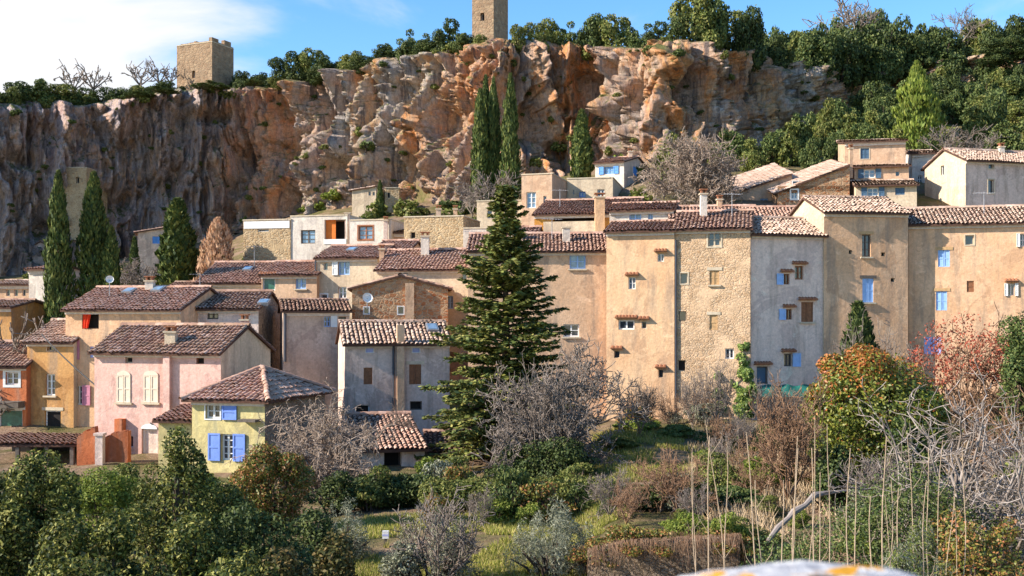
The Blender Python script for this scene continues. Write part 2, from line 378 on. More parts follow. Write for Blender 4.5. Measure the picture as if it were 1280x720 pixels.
disp = (folds - 0.5) * 6.0 + (pil - 0.5) * 3.6 + (rg0 - 0.45) * 2.4 + (0.6 - w1) * 0.9 + (wid - 0.5) * 2.2 + (0.5 - v1) * 0.35 + (vid - 0.5) * 1.3 + (uid - 0.5) * 0.6 - np.clip(0.12 - (u2 - u1), 0, 1) * 2.0 \
    + (rg1 - 0.45) * 4.2 + (rg2 - 0.45) * 1.9 + (led - 0.5) * 0.35 + (flute - 0.7) * 2.2 - np.clip(0.42 - v1, 0, 1) * np.where(vid > 0.66, 3.6, 0) - np.clip(0.5 - w1, 0, 1) * np.where(wid > 0.72, 3.2, 0) + (fbm(P * (1.6, 1.6, 0.6), 3, 81) - 0.5) * 0.9
disp -= np.clip(0.10 - (w2 - w1), 0, 1) * 7 + np.clip(0.07 - (v2 - v1), 0, 1) * 4
for cpx, cpy, rx, ry, dep in [(98, 265, 16, 22, 4), (60, 290, 26, 12, 3), (502, 212, 22, 22, 5), (520, 246, 20, 10, 4), (262, 150, 30, 8, 2.5), (205, 235, 26, 20, 3),
                              (730, 130, 26, 34, 3), (668, 170, 14, 26, 3), (905, 128, 22, 12, 2.5), (390, 150, 16, 24, 2.5), (440, 215, 14, 12, 3), (150, 250, 30, 14, 3.5),
                              (20, 205, 26, 10, 3), (545, 150, 12, 30, 4.5), (432, 212, 16, 14, 4), (395, 112, 12, 26, 3.5), (640, 130, 12, 40, 4), (668, 150, 10, 30, 3.5), (745, 110, 24, 40, 3.5), (782, 96, 8, 18, 3), (470, 130, 10, 30, 3.5), (350, 165, 10, 36, 3.5), (505, 110, 8, 22, 3), (585, 190, 12, 26, 3), (850, 112, 14, 20, 3), (930, 100, 14, 24, 3), (420, 150, 9, 24, 3), (700, 190, 18, 14, 3), (310, 200, 10, 40, 3), (848, 118, 14, 16, 2)]:
    disp -= dep * np.exp(-((px - cpx) / rx) ** 2 - ((ypx - cpy) / ry) ** 2)
disp *= np.interp(px, [240, 330], [0.92, 1.0]); disp += np.interp(px, [240, 320], [1.0, 0]) * np.clip(tc_ - 0.55, 0, 1) * 2.0       # overhanging brow of the shaded bay
disp = np.clip(disp, -5, 7) + 1.2
edge = np.clip((t - 0.93) / 0.07, 0, 1)
disp = disp * (1 - 0.75 * edge ** 2) - edge ** 2 * 1.6
CP = P + np.stack([nx, ny, np.zeros_like(nx)], 1) * disp[:, None]
CP[:, 2] += (fbm(P * (0.5, 0.5, 0.12), 3, 21) - 0.5) * 0.8 + edge * (fbm(P * (0.2, 0.2, 0), 3, 3) - 0.5) * 2.0
CG = CP.reshape(NT_, NS, 3)
back = CG[-1].copy(); rows = [CG]
for k in range(1, 5):
    r = back.copy(); r[:, 0] -= nxs * k * 2.2; r[:, 1] -= nys * k * 2.2; r[:, 2] += 0.25 * k - 0.06 * k * k; rows.append(r[None])
CG2 = np.concatenate(rows, 0); R = CG2.shape[0]
ii = (np.arange(R - 1)[:, None] * NS + np.arange(NS - 1)[None, :]).ravel()
cf = np.stack([ii, ii + 1, ii + NS + 1, ii + NS], 1)
m, nt, b = new_mat('limestone_cliff')
p = pos(nt); pv = pos(nt, (1, 1, 0.32))
nw = N(nt, 'ShaderNodeTexNoise', {'Vector': p, 'Scale': 0.35, 'Detail': 4}).outputs['Color']
pw = N(nt, 'ShaderNodeVectorMath', {0: nw, 1: (1.6, 1.6, 2.5), 2: pv}, operation='MULTIPLY_ADD').outputs[0]
big = noise(nt, pw, 0.15, 7, 0.66, 0.3)
a = ramp(nt, big, [(0.33, (0.36, 0.32, 0.31)), (0.43, (0.56, 0.47, 0.40)), (0.49, (0.66, 0.46, 0.28)), (0.55, (0.64, 0.34, 0.15)), (0.60, (0.60, 0.49, 0.40)), (0.68, (0.45, 0.41, 0.39))])
med = noise(nt, pw, 0.6, 8, 0.72, 0.5)
a = mixc(nt, ramp(nt, med, [(0.44, 0.0), (0.56, 0.8)]), a, ramp(nt, noise(nt, p, 0.21, 5, 0.6), [(0.38, (0.60, 0.51, 0.42)), (0.47, (0.64, 0.33, 0.14)), (0.53, (0.58, 0.46, 0.33)), (0.6, (0.40, 0.37, 0.36))]))
zone = ramp(nt, noise(nt, pos(nt, (1, 1, 0.6)), 0.045, 4, 0.6, 0.8), [(0.42, 0), (0.56, 0.75)])
a = mixc(nt, zone, a, mixc(nt, 1.0, a, (1.12, 0.74, 0.47), 'MULTIPLY'))
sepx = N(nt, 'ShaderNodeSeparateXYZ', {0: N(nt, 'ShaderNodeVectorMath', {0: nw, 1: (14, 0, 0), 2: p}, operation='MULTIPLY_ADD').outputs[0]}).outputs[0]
gpat = ramp(nt, noise(nt, pw, 0.11, 7, 0.68, 0.5), [(0.48, 0), (0.56, 0.5)])
a = mixc(nt, gpat, a, ramp(nt, med, [(0.36, (0.27, 0.255, 0.26)), (0.5, (0.46, 0.42, 0.40)), (0.62, (0.60, 0.54, 0.48))]))
grey_shade = ramp(nt, N(nt, 'ShaderNodeMapRange', {'Value': sepx, 'From Min': -36.0, 'From Max': -18.0}).outputs[0], [(0.0, 0.65), (1.0, 0.0)])  # greys the left bay's rock and tints its cool shade into the colour
a = mixc(nt, grey_shade, a, ramp(nt, med, [(0.38, (0.22, 0.20, 0.24)), (0.49, (0.50, 0.44, 0.46)), (0.60, (0.62, 0.40, 0.28))]))
stk = ramp(nt, noise(nt, pos(nt, (1, 1, 0.11)), 0.9, 7, 0.7, 0.3), [(0.515, 0), (0.63, 0.85)])
a = mixc(nt, stk, a, (0.14, 0.12, 0.12))
cells = N(nt, 'ShaderNodeTexVoronoi', {'Vector': pw, 'Scale': 0.9}, feature='DISTANCE_TO_EDGE').outputs['Distance']
a = mixc(nt, ramp(nt, noise(nt, pv, 1.5, 8, 0.75, 0.6), [(0.56, 0), (0.68, 0.8)]), a, (0.12, 0.095, 0.08))
fine = ramp(nt, noise(nt, p, 2.6, 8, 0.8), [(0.3, 0.48), (0.7, 1.32)])
a = mixc(nt, 1.0, a, fine, 'MULTIPLY')
up = N(nt, 'ShaderNodeSeparateXYZ', {0: N(nt, 'ShaderNodeNewGeometry').outputs['True Normal']}).outputs[2]
grs = N(nt, 'ShaderNodeMath', {0: ramp(nt, up, [(0.45, 0), (0.75, 1)]), 1: ramp(nt, noise(nt, p, 0.5, 5), [(0.42, 0), (0.55, 0.9)])}, operation='MULTIPLY').outputs[0]
a = mixc(nt, grs, a, (0.12, 0.135, 0.035))
nb = bump(nt, noise(nt, pw, 1.6, 9, 0.75), 0.8, 0.8); nb = bump(nt, cells, 0.12, 0.5, nb); nb = bump(nt, noise(nt, p, 5, 5, 0.7), 0.5, 0.2, nb)
setp(nt, b, a, 0.95, nb, 0.1)
tag(link('cliff', mesh('cliff', CG2.reshape(-1, 3), cf, m, False)), kind='structure')
_cpx = 640 + F * CG[:, :, 0] / CG[:, :, 1]; _cpy = HY - F * CG[:, :, 2] / CG[:, :, 1]
def edge_z(x): return float(np.interp(x, sx, CG[-1][:, 2]))
def on_cliff(x, y):
    d = (_cpx - x) ** 2 + (_cpy - y) ** 2 + (CG[:, :, 1] - 105) * 0.3
    return CG.reshape(-1, 3)[int(np.argmin(d))]

# ---------------------------------------------------------------- houses
TILE_PITCH, TILE_ROW = 0.22, 0.31
rngT = np.random.default_rng(3)
def inpoly(pt, poly):
    x, y = pt[:, 0], pt[:, 1]; c = np.zeros(len(pt), bool); n = len(poly)
    for i in range(n):
        (x1, y1), (x2, y2) = poly[i], poly[i - 1]
        with np.errstate(divide='ignore', invalid='ignore'):
            k = ((y1 > y) != (y2 > y)) & (x < (x2 - x1) * (y - y1) / (y2 - y1 + 1e-12) + x1)
        c ^= k
    return c
_arc = [(-1, 0.0), (-0.72, 0.62), (0, 0.95), (0.72, 0.62), (1, 0.0)]
def tiles_on(polys):
    V = []; Fc = []; n0 = 0
    for poly in polys:
        poly = [np.array(q, float) for q in poly]; A, B = poly[0], poly[1]
        e = (B - A) / np.linalg.norm(B - A); n = np.cross(e, poly[2] - A); n /= np.linalg.norm(n)
        if n[2] < 0: n = -n
        s = np.cross(n, e)
        if s[2] < 0: s = -s
        p2 = [((q - A) @ e, (q - A) @ s) for q in poly]
        x0 = min(q[0] for q in p2); x1 = max(q[0] for q in p2); y1 = max(q[1] for q in p2)
        nx_ = max(1, round((x1 - x0) / TILE_PITCH)); ny_ = max(1, int(math.ceil(y1 / TILE_ROW)))
        X, Y = np.meshgrid(x0 + (np.arange(nx_) + 0.5) * (x1 - x0) / nx_, np.arange(ny_) * TILE_ROW)
        c = np.stack([X.ravel(), Y.ravel() + TILE_ROW * 0.5], 1); c = c[inpoly(c, p2)]
        if not len(c): continue
        m_ = len(c); c = c + rngT.normal(0, 1, c.shape) * (0.013, 0.02); c[:, 1] -= TILE_ROW * 0.5 + 0.03
        sk = rngT.normal(0, 0.03, m_); hz = rngT.normal(0, 0.012, m_) + np.sin(c[:, 0] * 0.9 + c[:, 1] * 0.5) * 0.03
        # channel row below the covers (flat trough) is the slab; covers are half barrels
        vv = []
        for end, (rr, hh) in enumerate(((0.094, 0.068), (0.076, 0.025))):
            yy = end * 0.40
            for ax, ah in _arc:
                q = A + np.outer(c[:, 0] + ax * rr + sk * yy, e) + np.outer(c[:, 1] + yy, s) + np.outer(hz + hh + ah * rr * 0.95, n)
                vv.append(q)
        vv = np.stack(vv, 1).reshape(-1, 3); V.append(vv)
        base = np.arange(m_)[:, None] * 10 + n0
        q = np.array([[i, i + 1, i + 6, i + 5] for i in range(4)])
        Fc.append((base[:, :, None] + q[None]).reshape(-1, 4)); n0 += m_ * 10
    if not V: return np.zeros((0, 3)), np.zeros((0, 4), int)
    return np.concatenate(V), np.concatenate(Fc)
def ridge_tiles(a, b, V, Fc):
    a = np.array(a, float); b = np.array(b, float); L_ = np.linalg.norm(b - a); n = max(1, int(L_ / 0.36)); e = (b - a) / L_
    sd_ = np.cross(e, (0, 0, 1.0)); sd_ /= np.linalg.norm(sd_); up_ = np.cross(sd_, e)
    vs = []; fs = []; n0 = len(V)
    for i in range(n):
        p0 = a + e * (L_ * i / n - 0.03); p1 = a + e * (L_ * (i + 1) / n + 0.03); j = rngT.normal(0, 0.015)
        for pp, r in ((p0, 0.15), (p1, 0.125)):
            for ax, ah in _arc: vs.append(pp + sd_ * (ax * r + j) + up_ * (ah * r + 0.06))
        k = n0 + i * 10
        fs += [[k + q, k + q + 1, k + q + 6, k + q + 5] for q in range(4)]
    return np.concatenate([V, np.array(vs)]), np.concatenate([Fc, np.array(fs)])

class Face:
    """one wall plane: origin, direction of u, outward normal"""
    def __init__(s, o, u, n, W): s.o = np.array(o, float); s.u = np.array(u, float); s.n = np.array(n, float); s.W = W
    def p(s, u, z, w=0.0):
        q = s.o + s.u * u - s.n * w; return (q[0], q[1], z)
    def ux(s, px): k = K(px); return (k * s.o[1] - s.o[0]) / (s.u[0] - k * s.u[1])
    def zy(s, u, py): return (HY - py) / F * (s.o[1] + s.u[1] * u)
    def rect(s, cx, cy, w_, h_):
        u0, u1 = s.ux(cx - w_ / 2), s.ux(cx + w_ / 2); um = (u0 + u1) / 2
        return u0, u1, s.zy(um, cy + h_ / 2), s.zy(um, cy - h_ / 2)
    def box(s, mb, u0, u1, z0, z1, w0, w1):   # w0 outer (smaller), w1 inner
        mb.hexa([s.p(u0, z0, w0), s.p(u1, z0, w0), s.p(u1, z0, w1), s.p(u0, z0, w1), s.p(u0, z1, w0), s.p(u1, z1, w0), s.p(u1, z1, w1), s.p(u0, z1, w1)])

def wall_grid(mb, fc, z0, z1, rects):
    us = sorted({0.0, fc.W} | {r[0] for r in rects} | {r[1] for r in rects}); zs = sorted({z0, z1} | {r[2] for r in rects} | {r[3] for r in rects})
    for i in range(len(us) - 1):
        for j in range(len(zs) - 1):
            um, zm = (us[i] + us[i + 1]) / 2, (zs[j] + zs[j + 1]) / 2
            if any(r[0] < um < r[1] and r[2] < zm < r[3] for r in rects): continue
            mb.add([fc.p(us[i], zs[j]), fc.p(us[i + 1], zs[j]), fc.p(us[i + 1], zs[j + 1]), fc.p(us[i], zs[j + 1])], [(0, 1, 2, 3)])
    for r in rects:
        d = r[4]
        q = [(r[0], r[2]), (r[1], r[2]), (r[1], r[3]), (r[0], r[3])]
        for i in range(4):
            a, b_ = q[i], q[(i + 1) % 4]
            mb.add([fc.p(a[0], a[1]), fc.p(b_[0], b_[1]), fc.p(b_[0], b_[1], d), fc.p(a[0], a[1], d)], [(0, 1, 2, 3)])

def shutter_leaf(fc, u0, u1, z0, z1, w0, mat, parent, base, name='shutter'):
    mb = MB(); t = 0.045; fc.box(mb, u0, u1, z0, z1, w0, w0 + t * 0.6); bw = min(0.07, (u1 - u0) * 0.16)
    for a, b_ in ((z0, z0 + bw), (z1 - bw, z1), ((z0 + z1) / 2 - bw / 2, (z0 + z1) / 2 + bw / 2)): fc.box(mb, u0 + bw, u1 - bw, a, b_, w0 - 0.022, w0 - 0.001)
    for a, b_ in ((u0, u0 + bw), (u1 - bw, u1)): fc.box(mb, a, b_, z0, z1, w0 - 0.024, w0 - 0.001)
    return mb.build(name, mat, parent, base)

def opening(root, base, fc, op, wallmat):
    cx, cy, w_, h_, kind = op[:5]; o = op[5] if len(op) > 5 else {}
    u0, u1, z0, z1 = fc.rect(cx, cy, w_, h_); dep = o.get('d', 0.2)
    fm = M[o.get('fr', 'white')]; fw = min(0.075, (u1 - u0) * 0.14)
    mb = MB()
    wf0, wf1 = dep - 0.08, dep - 0.03
    if kind in ('shut', 'dark', 'loggia'): fw *= 0.7
    for a in ((u0, u0 + fw, z0, z1), (u1 - fw, u1, z0, z1), (u0 + fw, u1 - fw, z0, z0 + fw), (u0 + fw, u1 - fw, z1 - fw, z1)): fc.box(mb, *a, wf0, wf1)
    if kind == 'case':
        um = (u0 + u1) / 2; fc.box(mb, um - fw * 0.55, um + fw * 0.55, z0 + fw, z1 - fw, wf0 - 0.004, wf1)
        nb = o.get('bars', 1 if (z1 - z0) < 0.9 else 2)
        for i in range(nb):
            zz = z0 + (z1 - z0) * (i + 1) / (nb + 1)
            for a, b_ in ((u0 + fw, um - fw * 0.55), (um + fw * 0.55, u1 - fw)): fc.box(mb, a, b_, zz - 0.018, zz + 0.018, wf0 + 0.005, wf1)
    if o.get('sur'):
        sw = o.get('sw', 0.11)
        for a in ((u0 - sw, u0, z0 - sw, z1 + sw), (u1, u1 + sw, z0 - sw, z1 + sw), (u0, u1, z1, z1 + sw), (u0, u1, z0 - sw, z0)): fc.box(mb, *a, -0.025, 0.02)
        if kind in ('shut', 'dark'): fm = M[o['sur']]
    win = mb.build('door' if kind == 'door' else 'window', fm if not (o.get('sur') and kind == 'case') else M[o['sur']], root, base)
    if kind == 'case':
        um = (u0 + u1) / 2
        for a, b_ in ((u0, um), (um, u1)):
            q = MB(); fc.box(q, a + 0.01, b_ - 0.01, z0 + 0.01, z1 - 0.01, wf1 + 0.002, wf1 + 0.02); q.build('pane', M[o.get('gl', 'glass')], win, base)
    elif kind in ('dark', 'loggia'):
        q = MB(); fc.box(q, u0 + 0.01, u1 - 0.01, z0 + 0.01, z1 - 0.01, wf1 + 0.002, wf1 + 0.02); q.build('pane', M[o.get('gl', 'glass')], win, base)  # dark ones are near-black sheets painting the shade of an open recess
    elif kind == 'shut':
        um = (u0 + u1) / 2; L_ = ((u0, um - 0.006), (um + 0.006, u1)) if (u1 - u0) > 0.5 else ((u0, u1),)
        for a, b_ in L_: shutter_leaf(fc, a + 0.005, b_ - 0.005, z0 + 0.005, z1 - 0.005, o.get('sd', 0.06), M[o.get('sm', 'ltblue')], win, base)
    elif kind == 'door':
        q = MB(); fc.box(q, u0 + 0.01, u1 - 0.01, z0 + 0.01, z1 - 0.01, wf1 - 0.02, wf1 + 0.02); lf = q.build('door_leaf', M[o.get('gl', 'greywood')], win, base)
    ws = (u1 - u0) * (0.5 if not o.get('single') else 1.0)
    for sde in o.get('sh', ''):
        a, b_ = (u0 - ws - 0.02, u0 - 0.02) if sde == 'l' else (u1 + 0.02, u1 + ws + 0.02)
        if o.get('sur'): a, b_ = (a - 0.1, b_ - 0.1) if sde == 'l' else (a + 0.1, b_ + 0.1)
        shutter_leaf(fc, a, b_, z0 - 0.02, z1 + 0.02, -0.06, M[o.get('sm', 'ltblue')], win, base)
    if o.get('sill'):
        q = MB(); fc.box(q, u0 - 0.1, u1 + 0.1, z0 - 0.09 - (0.11 if o.get('sur') else 0), z0 - 0.003 - (0.11 if o.get('sur') else 0), -0.12, 0.10); q.build('sill', M[o.get('sillm', 'stone')], win, base)
    if o.get('lint'):
        q = MB(); fc.box(q, u0 - 0.16, u1 + 0.16, z1 + 0.003, z1 + 0.17, -0.03, 0.10); q.build('lintel', M[o['lint']], win, base)
    if o.get('hood'):
        q = MB(); ex = o['hood'] if not isinstance(o['hood'], bool) else 0.18; zz = z1 + 0.14; n = max(2, int((u1 - u0 + 2 * ex) / 0.17)); du = (u1 - u0 + 2 * ex) / n
        for i in range(n):      # a row of barrel tiles let into the wall
            ua = u0 - ex + i * du
            pts = []
            for ww, zo in ((0.02, 0.10), (-0.26, 0.0)):
                for ax, ah in _arc: pts.append(fc.p(ua + du * (0.5 + ax * 0.5), zz + zo + ah * 0.075, ww))
            q.add(pts, [(k, k + 1, k + 6, k + 5) for k in range(4)] + [(5, 6, 7, 8, 9)])
        fc.box(q, u0 - ex, u1 + ex, zz - 0.05, zz - 0.004, -0.22, 0.02)
        q.build('tile_hood', M['tilehood'], win, base)
    if o.get('curtain'):
        q = MB(); n = 9; ua, ub = u0 + 0.05, u0 + (u1 - u0) * 0.62
        for i in range(n):
            f0, f1 = i / n, (i + 1) / n; wz = [0.04 + 0.05 * math.sin(i * 1.9), 0.04 + 0.05 * math.sin((i + 1) * 1.9)]
            nar = lambda f: ua + (ub - ua) * f * 0.62
            q.add([fc.p(nar(f0), z0 + 0.02, wz[0] - 0.06), fc.p(nar(f1), z0 + 0.02, wz[1] - 0.06), fc.p(ua + (ub - ua) * f1, z1 - 0.04, wz[1]), fc.p(ua + (ub - ua) * f0, z1 - 0.04, wz[0])], [(0, 1, 2, 3)])
        q.build('curtain', M[o['curtain']], win, base)

HROOT = {}
def house(key, label, x0, x1, ytop, D, a, depth, wall, roof='gable', yr=None, ybase=None, ops=(), ops_l=(), ops_r=(), tiles='t_red', name='house', parent=None,
          back_px=None, ov=0.32, y_hi=None, zb=None, cornice=True, wall2=None, slope=0.30, ridge_at=0.5, cat='house', parapet=0.0, tilt=0.0):
    a = math.radians(a); u = np.array([math.cos(a), math.sin(a)]); n = np.array([math.sin(a), -math.cos(a)]); wd = -n
    O = np.array([K(x0) * D, D]); k1 = K(x1); W = (k1 * O[1] - O[0]) / (u[0] - k1 * u[1])
    if back_px is not None:
        c = O + u * W; k = K(back_px); depth = (k * c[1] - c[0]) / (wd[0] - k * wd[1])
        if not 1.5 < depth < 16: print('DEPTH', key, depth); depth = 5.0
    ze = (HY - ytop) / F * D
    fr = Face(O, u, n, W); rt = Face(O + u * W, wd, u, depth); lf = Face(O + wd * depth, -wd, -u, depth); bk = Face(O + u * W + wd * depth, -u, wd, W)
    if zb is None:
        if ybase is not None: zb = (HY - ybase) / F * D
        else:
            cs = [O, O + u * W, O + wd * depth, O + u * W + wd * depth]; zb = min(gz(q[0], q[1]) for q in cs) - 0.3
    zb = min(zb, ze - 1.5)
    base = (O[0], O[1], zb)
    root = parent if parent else thing(name, label, cat, base)
    if parent: base = tuple(parent.location)
    HROOT[key] = root
    rl = {'F': [], 'L': [], 'R': []}
    for lst, f_, kf in ((ops, fr, 'F'), (ops_l, lf, 'L'), (ops_r, rt, 'R')):
        for op in lst:
            r = f_.rect(*op[:4]); rl[kf].append((max(r[0], 0.01), min(r[1], f_.W - 0.01), r[2], min(r[3], ze - 0.05), (op[5] if len(op) > 5 else {}).get('d', 0.2)))
            opening(root, base, f_, op, wall)
    mb = MB(); mr_ = MB() if wall2 else mb; ml_ = MB() if wall2 else mb
    wall_grid(mb, fr, zb, ze, rl['F']); wall_grid(mr_, rt, zb, ze, rl['R']); wall_grid(ml_, lf, zb, ze, rl['L']); wall_grid(mr_, bk, zb, ze, [])
    q3 = lambda uu, ww, zz: (O[0] + u[0] * uu + wd[0] * ww, O[1] + u[1] * uu + wd[1] * ww, zz)
    polys = []; ridges = []
    if roof in ('gable', 'mono'):
        dr = depth * ridge_at if roof == 'gable' else depth
        rise = slope * dr if yr is None else (HY - yr) / F * (D + math.cos(a) * dr + 0.5 * W * math.sin(a)) - ze - 0.12
        rise = max(rise, 0.12 * dr); sl = rise / dr; zr = ze + rise; e0 = ze - ov * sl; ovs = 0.14
        polys.append([q3(-ovs, -ov, e0), q3(W + ovs, -ov, e0), q3(W + ovs, dr, zr), q3(-ovs, dr, zr)])
        if roof == 'gable':
            slb = rise / (depth - dr); eb = ze - ov * slb
            for uu, tgt in ((0, ml_), (W, mr_)): tgt.add([q3(uu, 0, ze), q3(uu, depth, ze), q3(uu, dr, zr)], [(0, 1, 2)])
            polys.append([q3(W + ovs, depth + ov, eb), q3(-ovs, depth + ov, eb), q3(-ovs, dr, zr), q3(W + ovs, dr, zr)])
            ridges.append((q3(-ovs, dr, zr), q3(W + ovs, dr, zr)))
        else:
            for uu, tgt in ((0, ml_), (W, mr_)): tgt.add([q3(uu, 0, ze), q3(uu, depth, ze), q3(uu, depth, zr)], [(0, 1, 2)])
            mb.add([q3(0, depth, ze), q3(W, depth, ze), q3(W, depth, zr), q3(0, depth, zr)], [(0, 1, 2, 3)])
            ridges.append((q3(-ovs, dr, zr), q3(W + ovs, dr, zr)))
    elif roof == 'gablef':
        rise = slope * W / 2 if yr is None else (HY - yr) / F * D - ze; zr = ze + rise; sl = rise / (W / 2); o_ = 0.25
        for ww in (0, depth): mb.add([q3(0, ww, ze), q3(W, ww, ze), q3(W / 2, ww, zr)], [(0, 1, 2)])
        polys.append([q3(-o_, depth, ze - o_ * sl), q3(-o_, -0.15, ze - o_ * sl), q3(W / 2, -0.15, zr), q3(W / 2, depth, zr)])
        polys.append([q3(W + o_, -0.15, ze - o_ * sl), q3(W + o_, depth, ze - o_ * sl), q3(W / 2, depth, zr), q3(W / 2, -0.15, zr)])
        ridges.append((q3(W / 2, -0.15, zr), q3(W / 2, depth, zr)))
    elif roof == 'slopeL':      # roof plane climbing to the right, eave at the left end
        zr = (HY - y_hi) / F * (D + W * math.sin(a)); sl = (zr - ze) / W; o_ = 0.3
        tb = tilt * depth; mb.add([q3(0, 0, ze), q3(W, 0, ze), q3(W, 0, zr)], [(0, 1, 2)]); mb.add([q3(0, depth, ze), q3(W, depth, ze), q3(W, depth, zr + tb), q3(0, depth, ze + tb)], [(0, 1, 2, 3)])
        mb.add([q3(W, 0, ze), q3(W, depth, ze), q3(W, depth, zr + tb), q3(W, 0, zr)], [(0, 1, 2, 3)])
        if tilt: mb.add([q3(0, 0, ze), q3(0, depth, ze), q3(0, depth, ze + tb)], [(0, 1, 2)])
        polys.append([q3(-o_, depth, ze - o_ * sl + tb), q3(-o_, -0.2, ze - o_ * sl - 0.2 * tilt), q3(W, -0.2, zr - 0.2 * tilt), q3(W, depth, zr + tb)])
    elif roof == 'hip':
        rise = slope * depth / 2 if yr is None else (HY - yr) / F * (D + math.cos(a) * depth / 2) - ze - 0.1; zr = ze + rise; sl = rise / (depth / 2); e0 = ze - ov * sl
        hh = min(depth / 2, W * 0.5 - 0.05); A_, B_, C_, D_ = q3(-ov, -ov, e0), q3(W + ov, -ov, e0), q3(W + ov, depth + ov, e0), q3(-ov, depth + ov, e0)
        r0, r1 = q3(hh, depth / 2, zr), q3(W - hh, depth / 2, zr)
        polys += [[A_, B_, r1, r0], [B_, C_, r1], [C_, D_, r0, r1], [D_, A_, r0]]
        ridges += [(r0, r1), (B_, r1), (A_, r0), (C_, r1), (D_, r0)]
    else:
        mb.add([q3(0, 0, ze - 0.25), q3(W, 0, ze - 0.25), q3(W, depth, ze - 0.25), q3(0, depth, ze - 0.25)], [(0, 1, 2, 3)])
    mb.build('wall', M[wall], root, base)
    if wall2: mr_.build('side_wall', M[wall2], root, base); ml_.build('side_wall', M[wall2], root, base)
    if roof == 'flat':
        cp = MB(); t_ = 0.12
        for f_ in (fr, rt, bk, lf): f_.box(cp, -0.03, f_.W - 0.22, ze + 0.003, ze + 0.09, -0.05, 0.22)
        cp.build('coping', M['stone'], root, base)
    else:
        sb = MB()
        for pl in polys:
            k = len(pl); top = [(q[0], q[1], q[2] + 0.05) for q in pl]; bot = [(q[0], q[1], q[2] - 0.06) for q in pl]
            sb.add(top + bot, [tuple(range(k)), tuple(reversed(range(k, 2 * k)))] + [(i, k + i, k + (i + 1) % k, (i + 1) % k) for i in range(k)])
        rf = sb.build('roof', M['slab'], root, base)
        V, Fc = tiles_on(polys)
        for r in ridges: V, Fc = ridge_tiles(r[0], r[1], V, Fc)
        tag(link('roof_tiles', mesh('roof_tiles', V - np.array(base), Fc, M[tiles]), rf), kind='stuff')
        if cornice and roof in ('gable', 'mono', 'hip'):
            cb = MB(); fr.box(cb, 0.0, W, ze - 0.30, ze - 0.17, -0.09, -0.002); fr.box(cb, 0.0, W, ze - 0.168, ze - 0.06, -0.18, -0.002)
            cb.build('cornice', M['lime'], root, base)
    root_info[key] = dict(fr=fr, lf=lf, rt=rt, ze=ze, zb=zb, base=base, W=W, depth=depth, q3=q3, root=root, polys=polys)
    return root
root_info = {}
def chimney(key, cx, ytop, ybot, wpx, D, mat='p_cream', pot=True, dep=None):
    inf = root_info[key]; base = inf['base']; x0, x1 = K(cx - wpx / 2) * D, K(cx + wpx / 2) * D; z0, z1 = (HY - ybot) / F * D - 0.9, (HY - ytop) / F * D; dd_ = dep or (x1 - x0)
    q = MB(); q.box((x0, D, z0), (x1, D + dd_, z1)); c = q.build('chimney', M[mat], inf['root'], base)
    q = MB(); q.box((x0 - 0.06, D - 0.06, z1 + 0.002), (x1 + 0.06, D + dd_ + 0.06, z1 + 0.08)); q.build('chimney_cap', M['stone'], c, base)
    if pot:
        q = MB()
        for i in (0.2, 0.8):
            q.box((x0 + (x1 - x0) * i - 0.05, D + 0.02, z1 + 0.083), (x0 + (x1 - x0) * i + 0.05, D + dd_ - 0.02, z1 + 0.26))
        q.box((x0 - 0.04, D - 0.04, z1 + 0.262), (x1 + 0.04, D + dd_ + 0.04, z1 + 0.32)); q.build('chimney_pot', M['tilehood'], c, base)
def downpipe(key, px, y0, y1, mat='lead', r=0.06, face='fr'):
    inf = root_info[key]; f_ = inf[face]; uu = f_.ux(px); q = MB()
    q.tube([f_.p(uu, f_.zy(uu, y0), -0.09), f_.p(uu, f_.zy(uu, y1), -0.09)], r, 6); q.build('downpipe', M[mat], inf['root'], inf['base'])
def strip(key, cx, cy, w_, h_, mat, pname, proud=0.03, face='fr', thick=None):
    inf = root_info[key]; f_ = inf[face]; r = f_.rect(cx, cy, w_, h_); q = MB(); f_.box(q, *r, -proud, 0.01 if thick is None else thick); return q.build(pname, M[mat], inf['root'], inf['base'])

def roof_hit(key, px_, py_, i=0):
    pl = [np.array(q_, float) for q_ in root_info[key]['polys'][i]]; e = pl[1] - pl[0]; e /= np.linalg.norm(e); n = np.cross(e, pl[2] - pl[0]); n /= np.linalg.norm(n)
    if n[2] < 0: n = -n
    d = np.array([K(px_), 1.0, (HY - py_) / F]); t_ = (pl[0] @ n) / (d @ n); s_ = np.cross(n, e); s_ = s_ if s_[2] > 0 else -s_
    return d * t_, e, s_, n
def skylight(key, px_, py_, w_=0.6, h_=0.8):
    c, e, s_, n = roof_hit(key, px_, py_); inf = root_info[key]; c = c + n * 0.14
    def slab(a, b_, t0, t1): return [c + e * x * a + s_ * y * b_ + n * z for z in (t0, t1) for x, y in ((-1, -1), (1, -1), (1, 1), (-1, 1))]
    q_ = MB(); q_.hexa(slab(w_ / 2, h_ / 2, -0.12, 0.05)); o_ = q_.build('skylight', M['metal'], inf['root'], inf['base'])
    q_ = MB(); q_.hexa(slab(w_ / 2 - 0.07, h_ / 2 - 0.07, 0.052, 0.07)); q_.build('pane', M['skyglass'], o_, inf['base'])
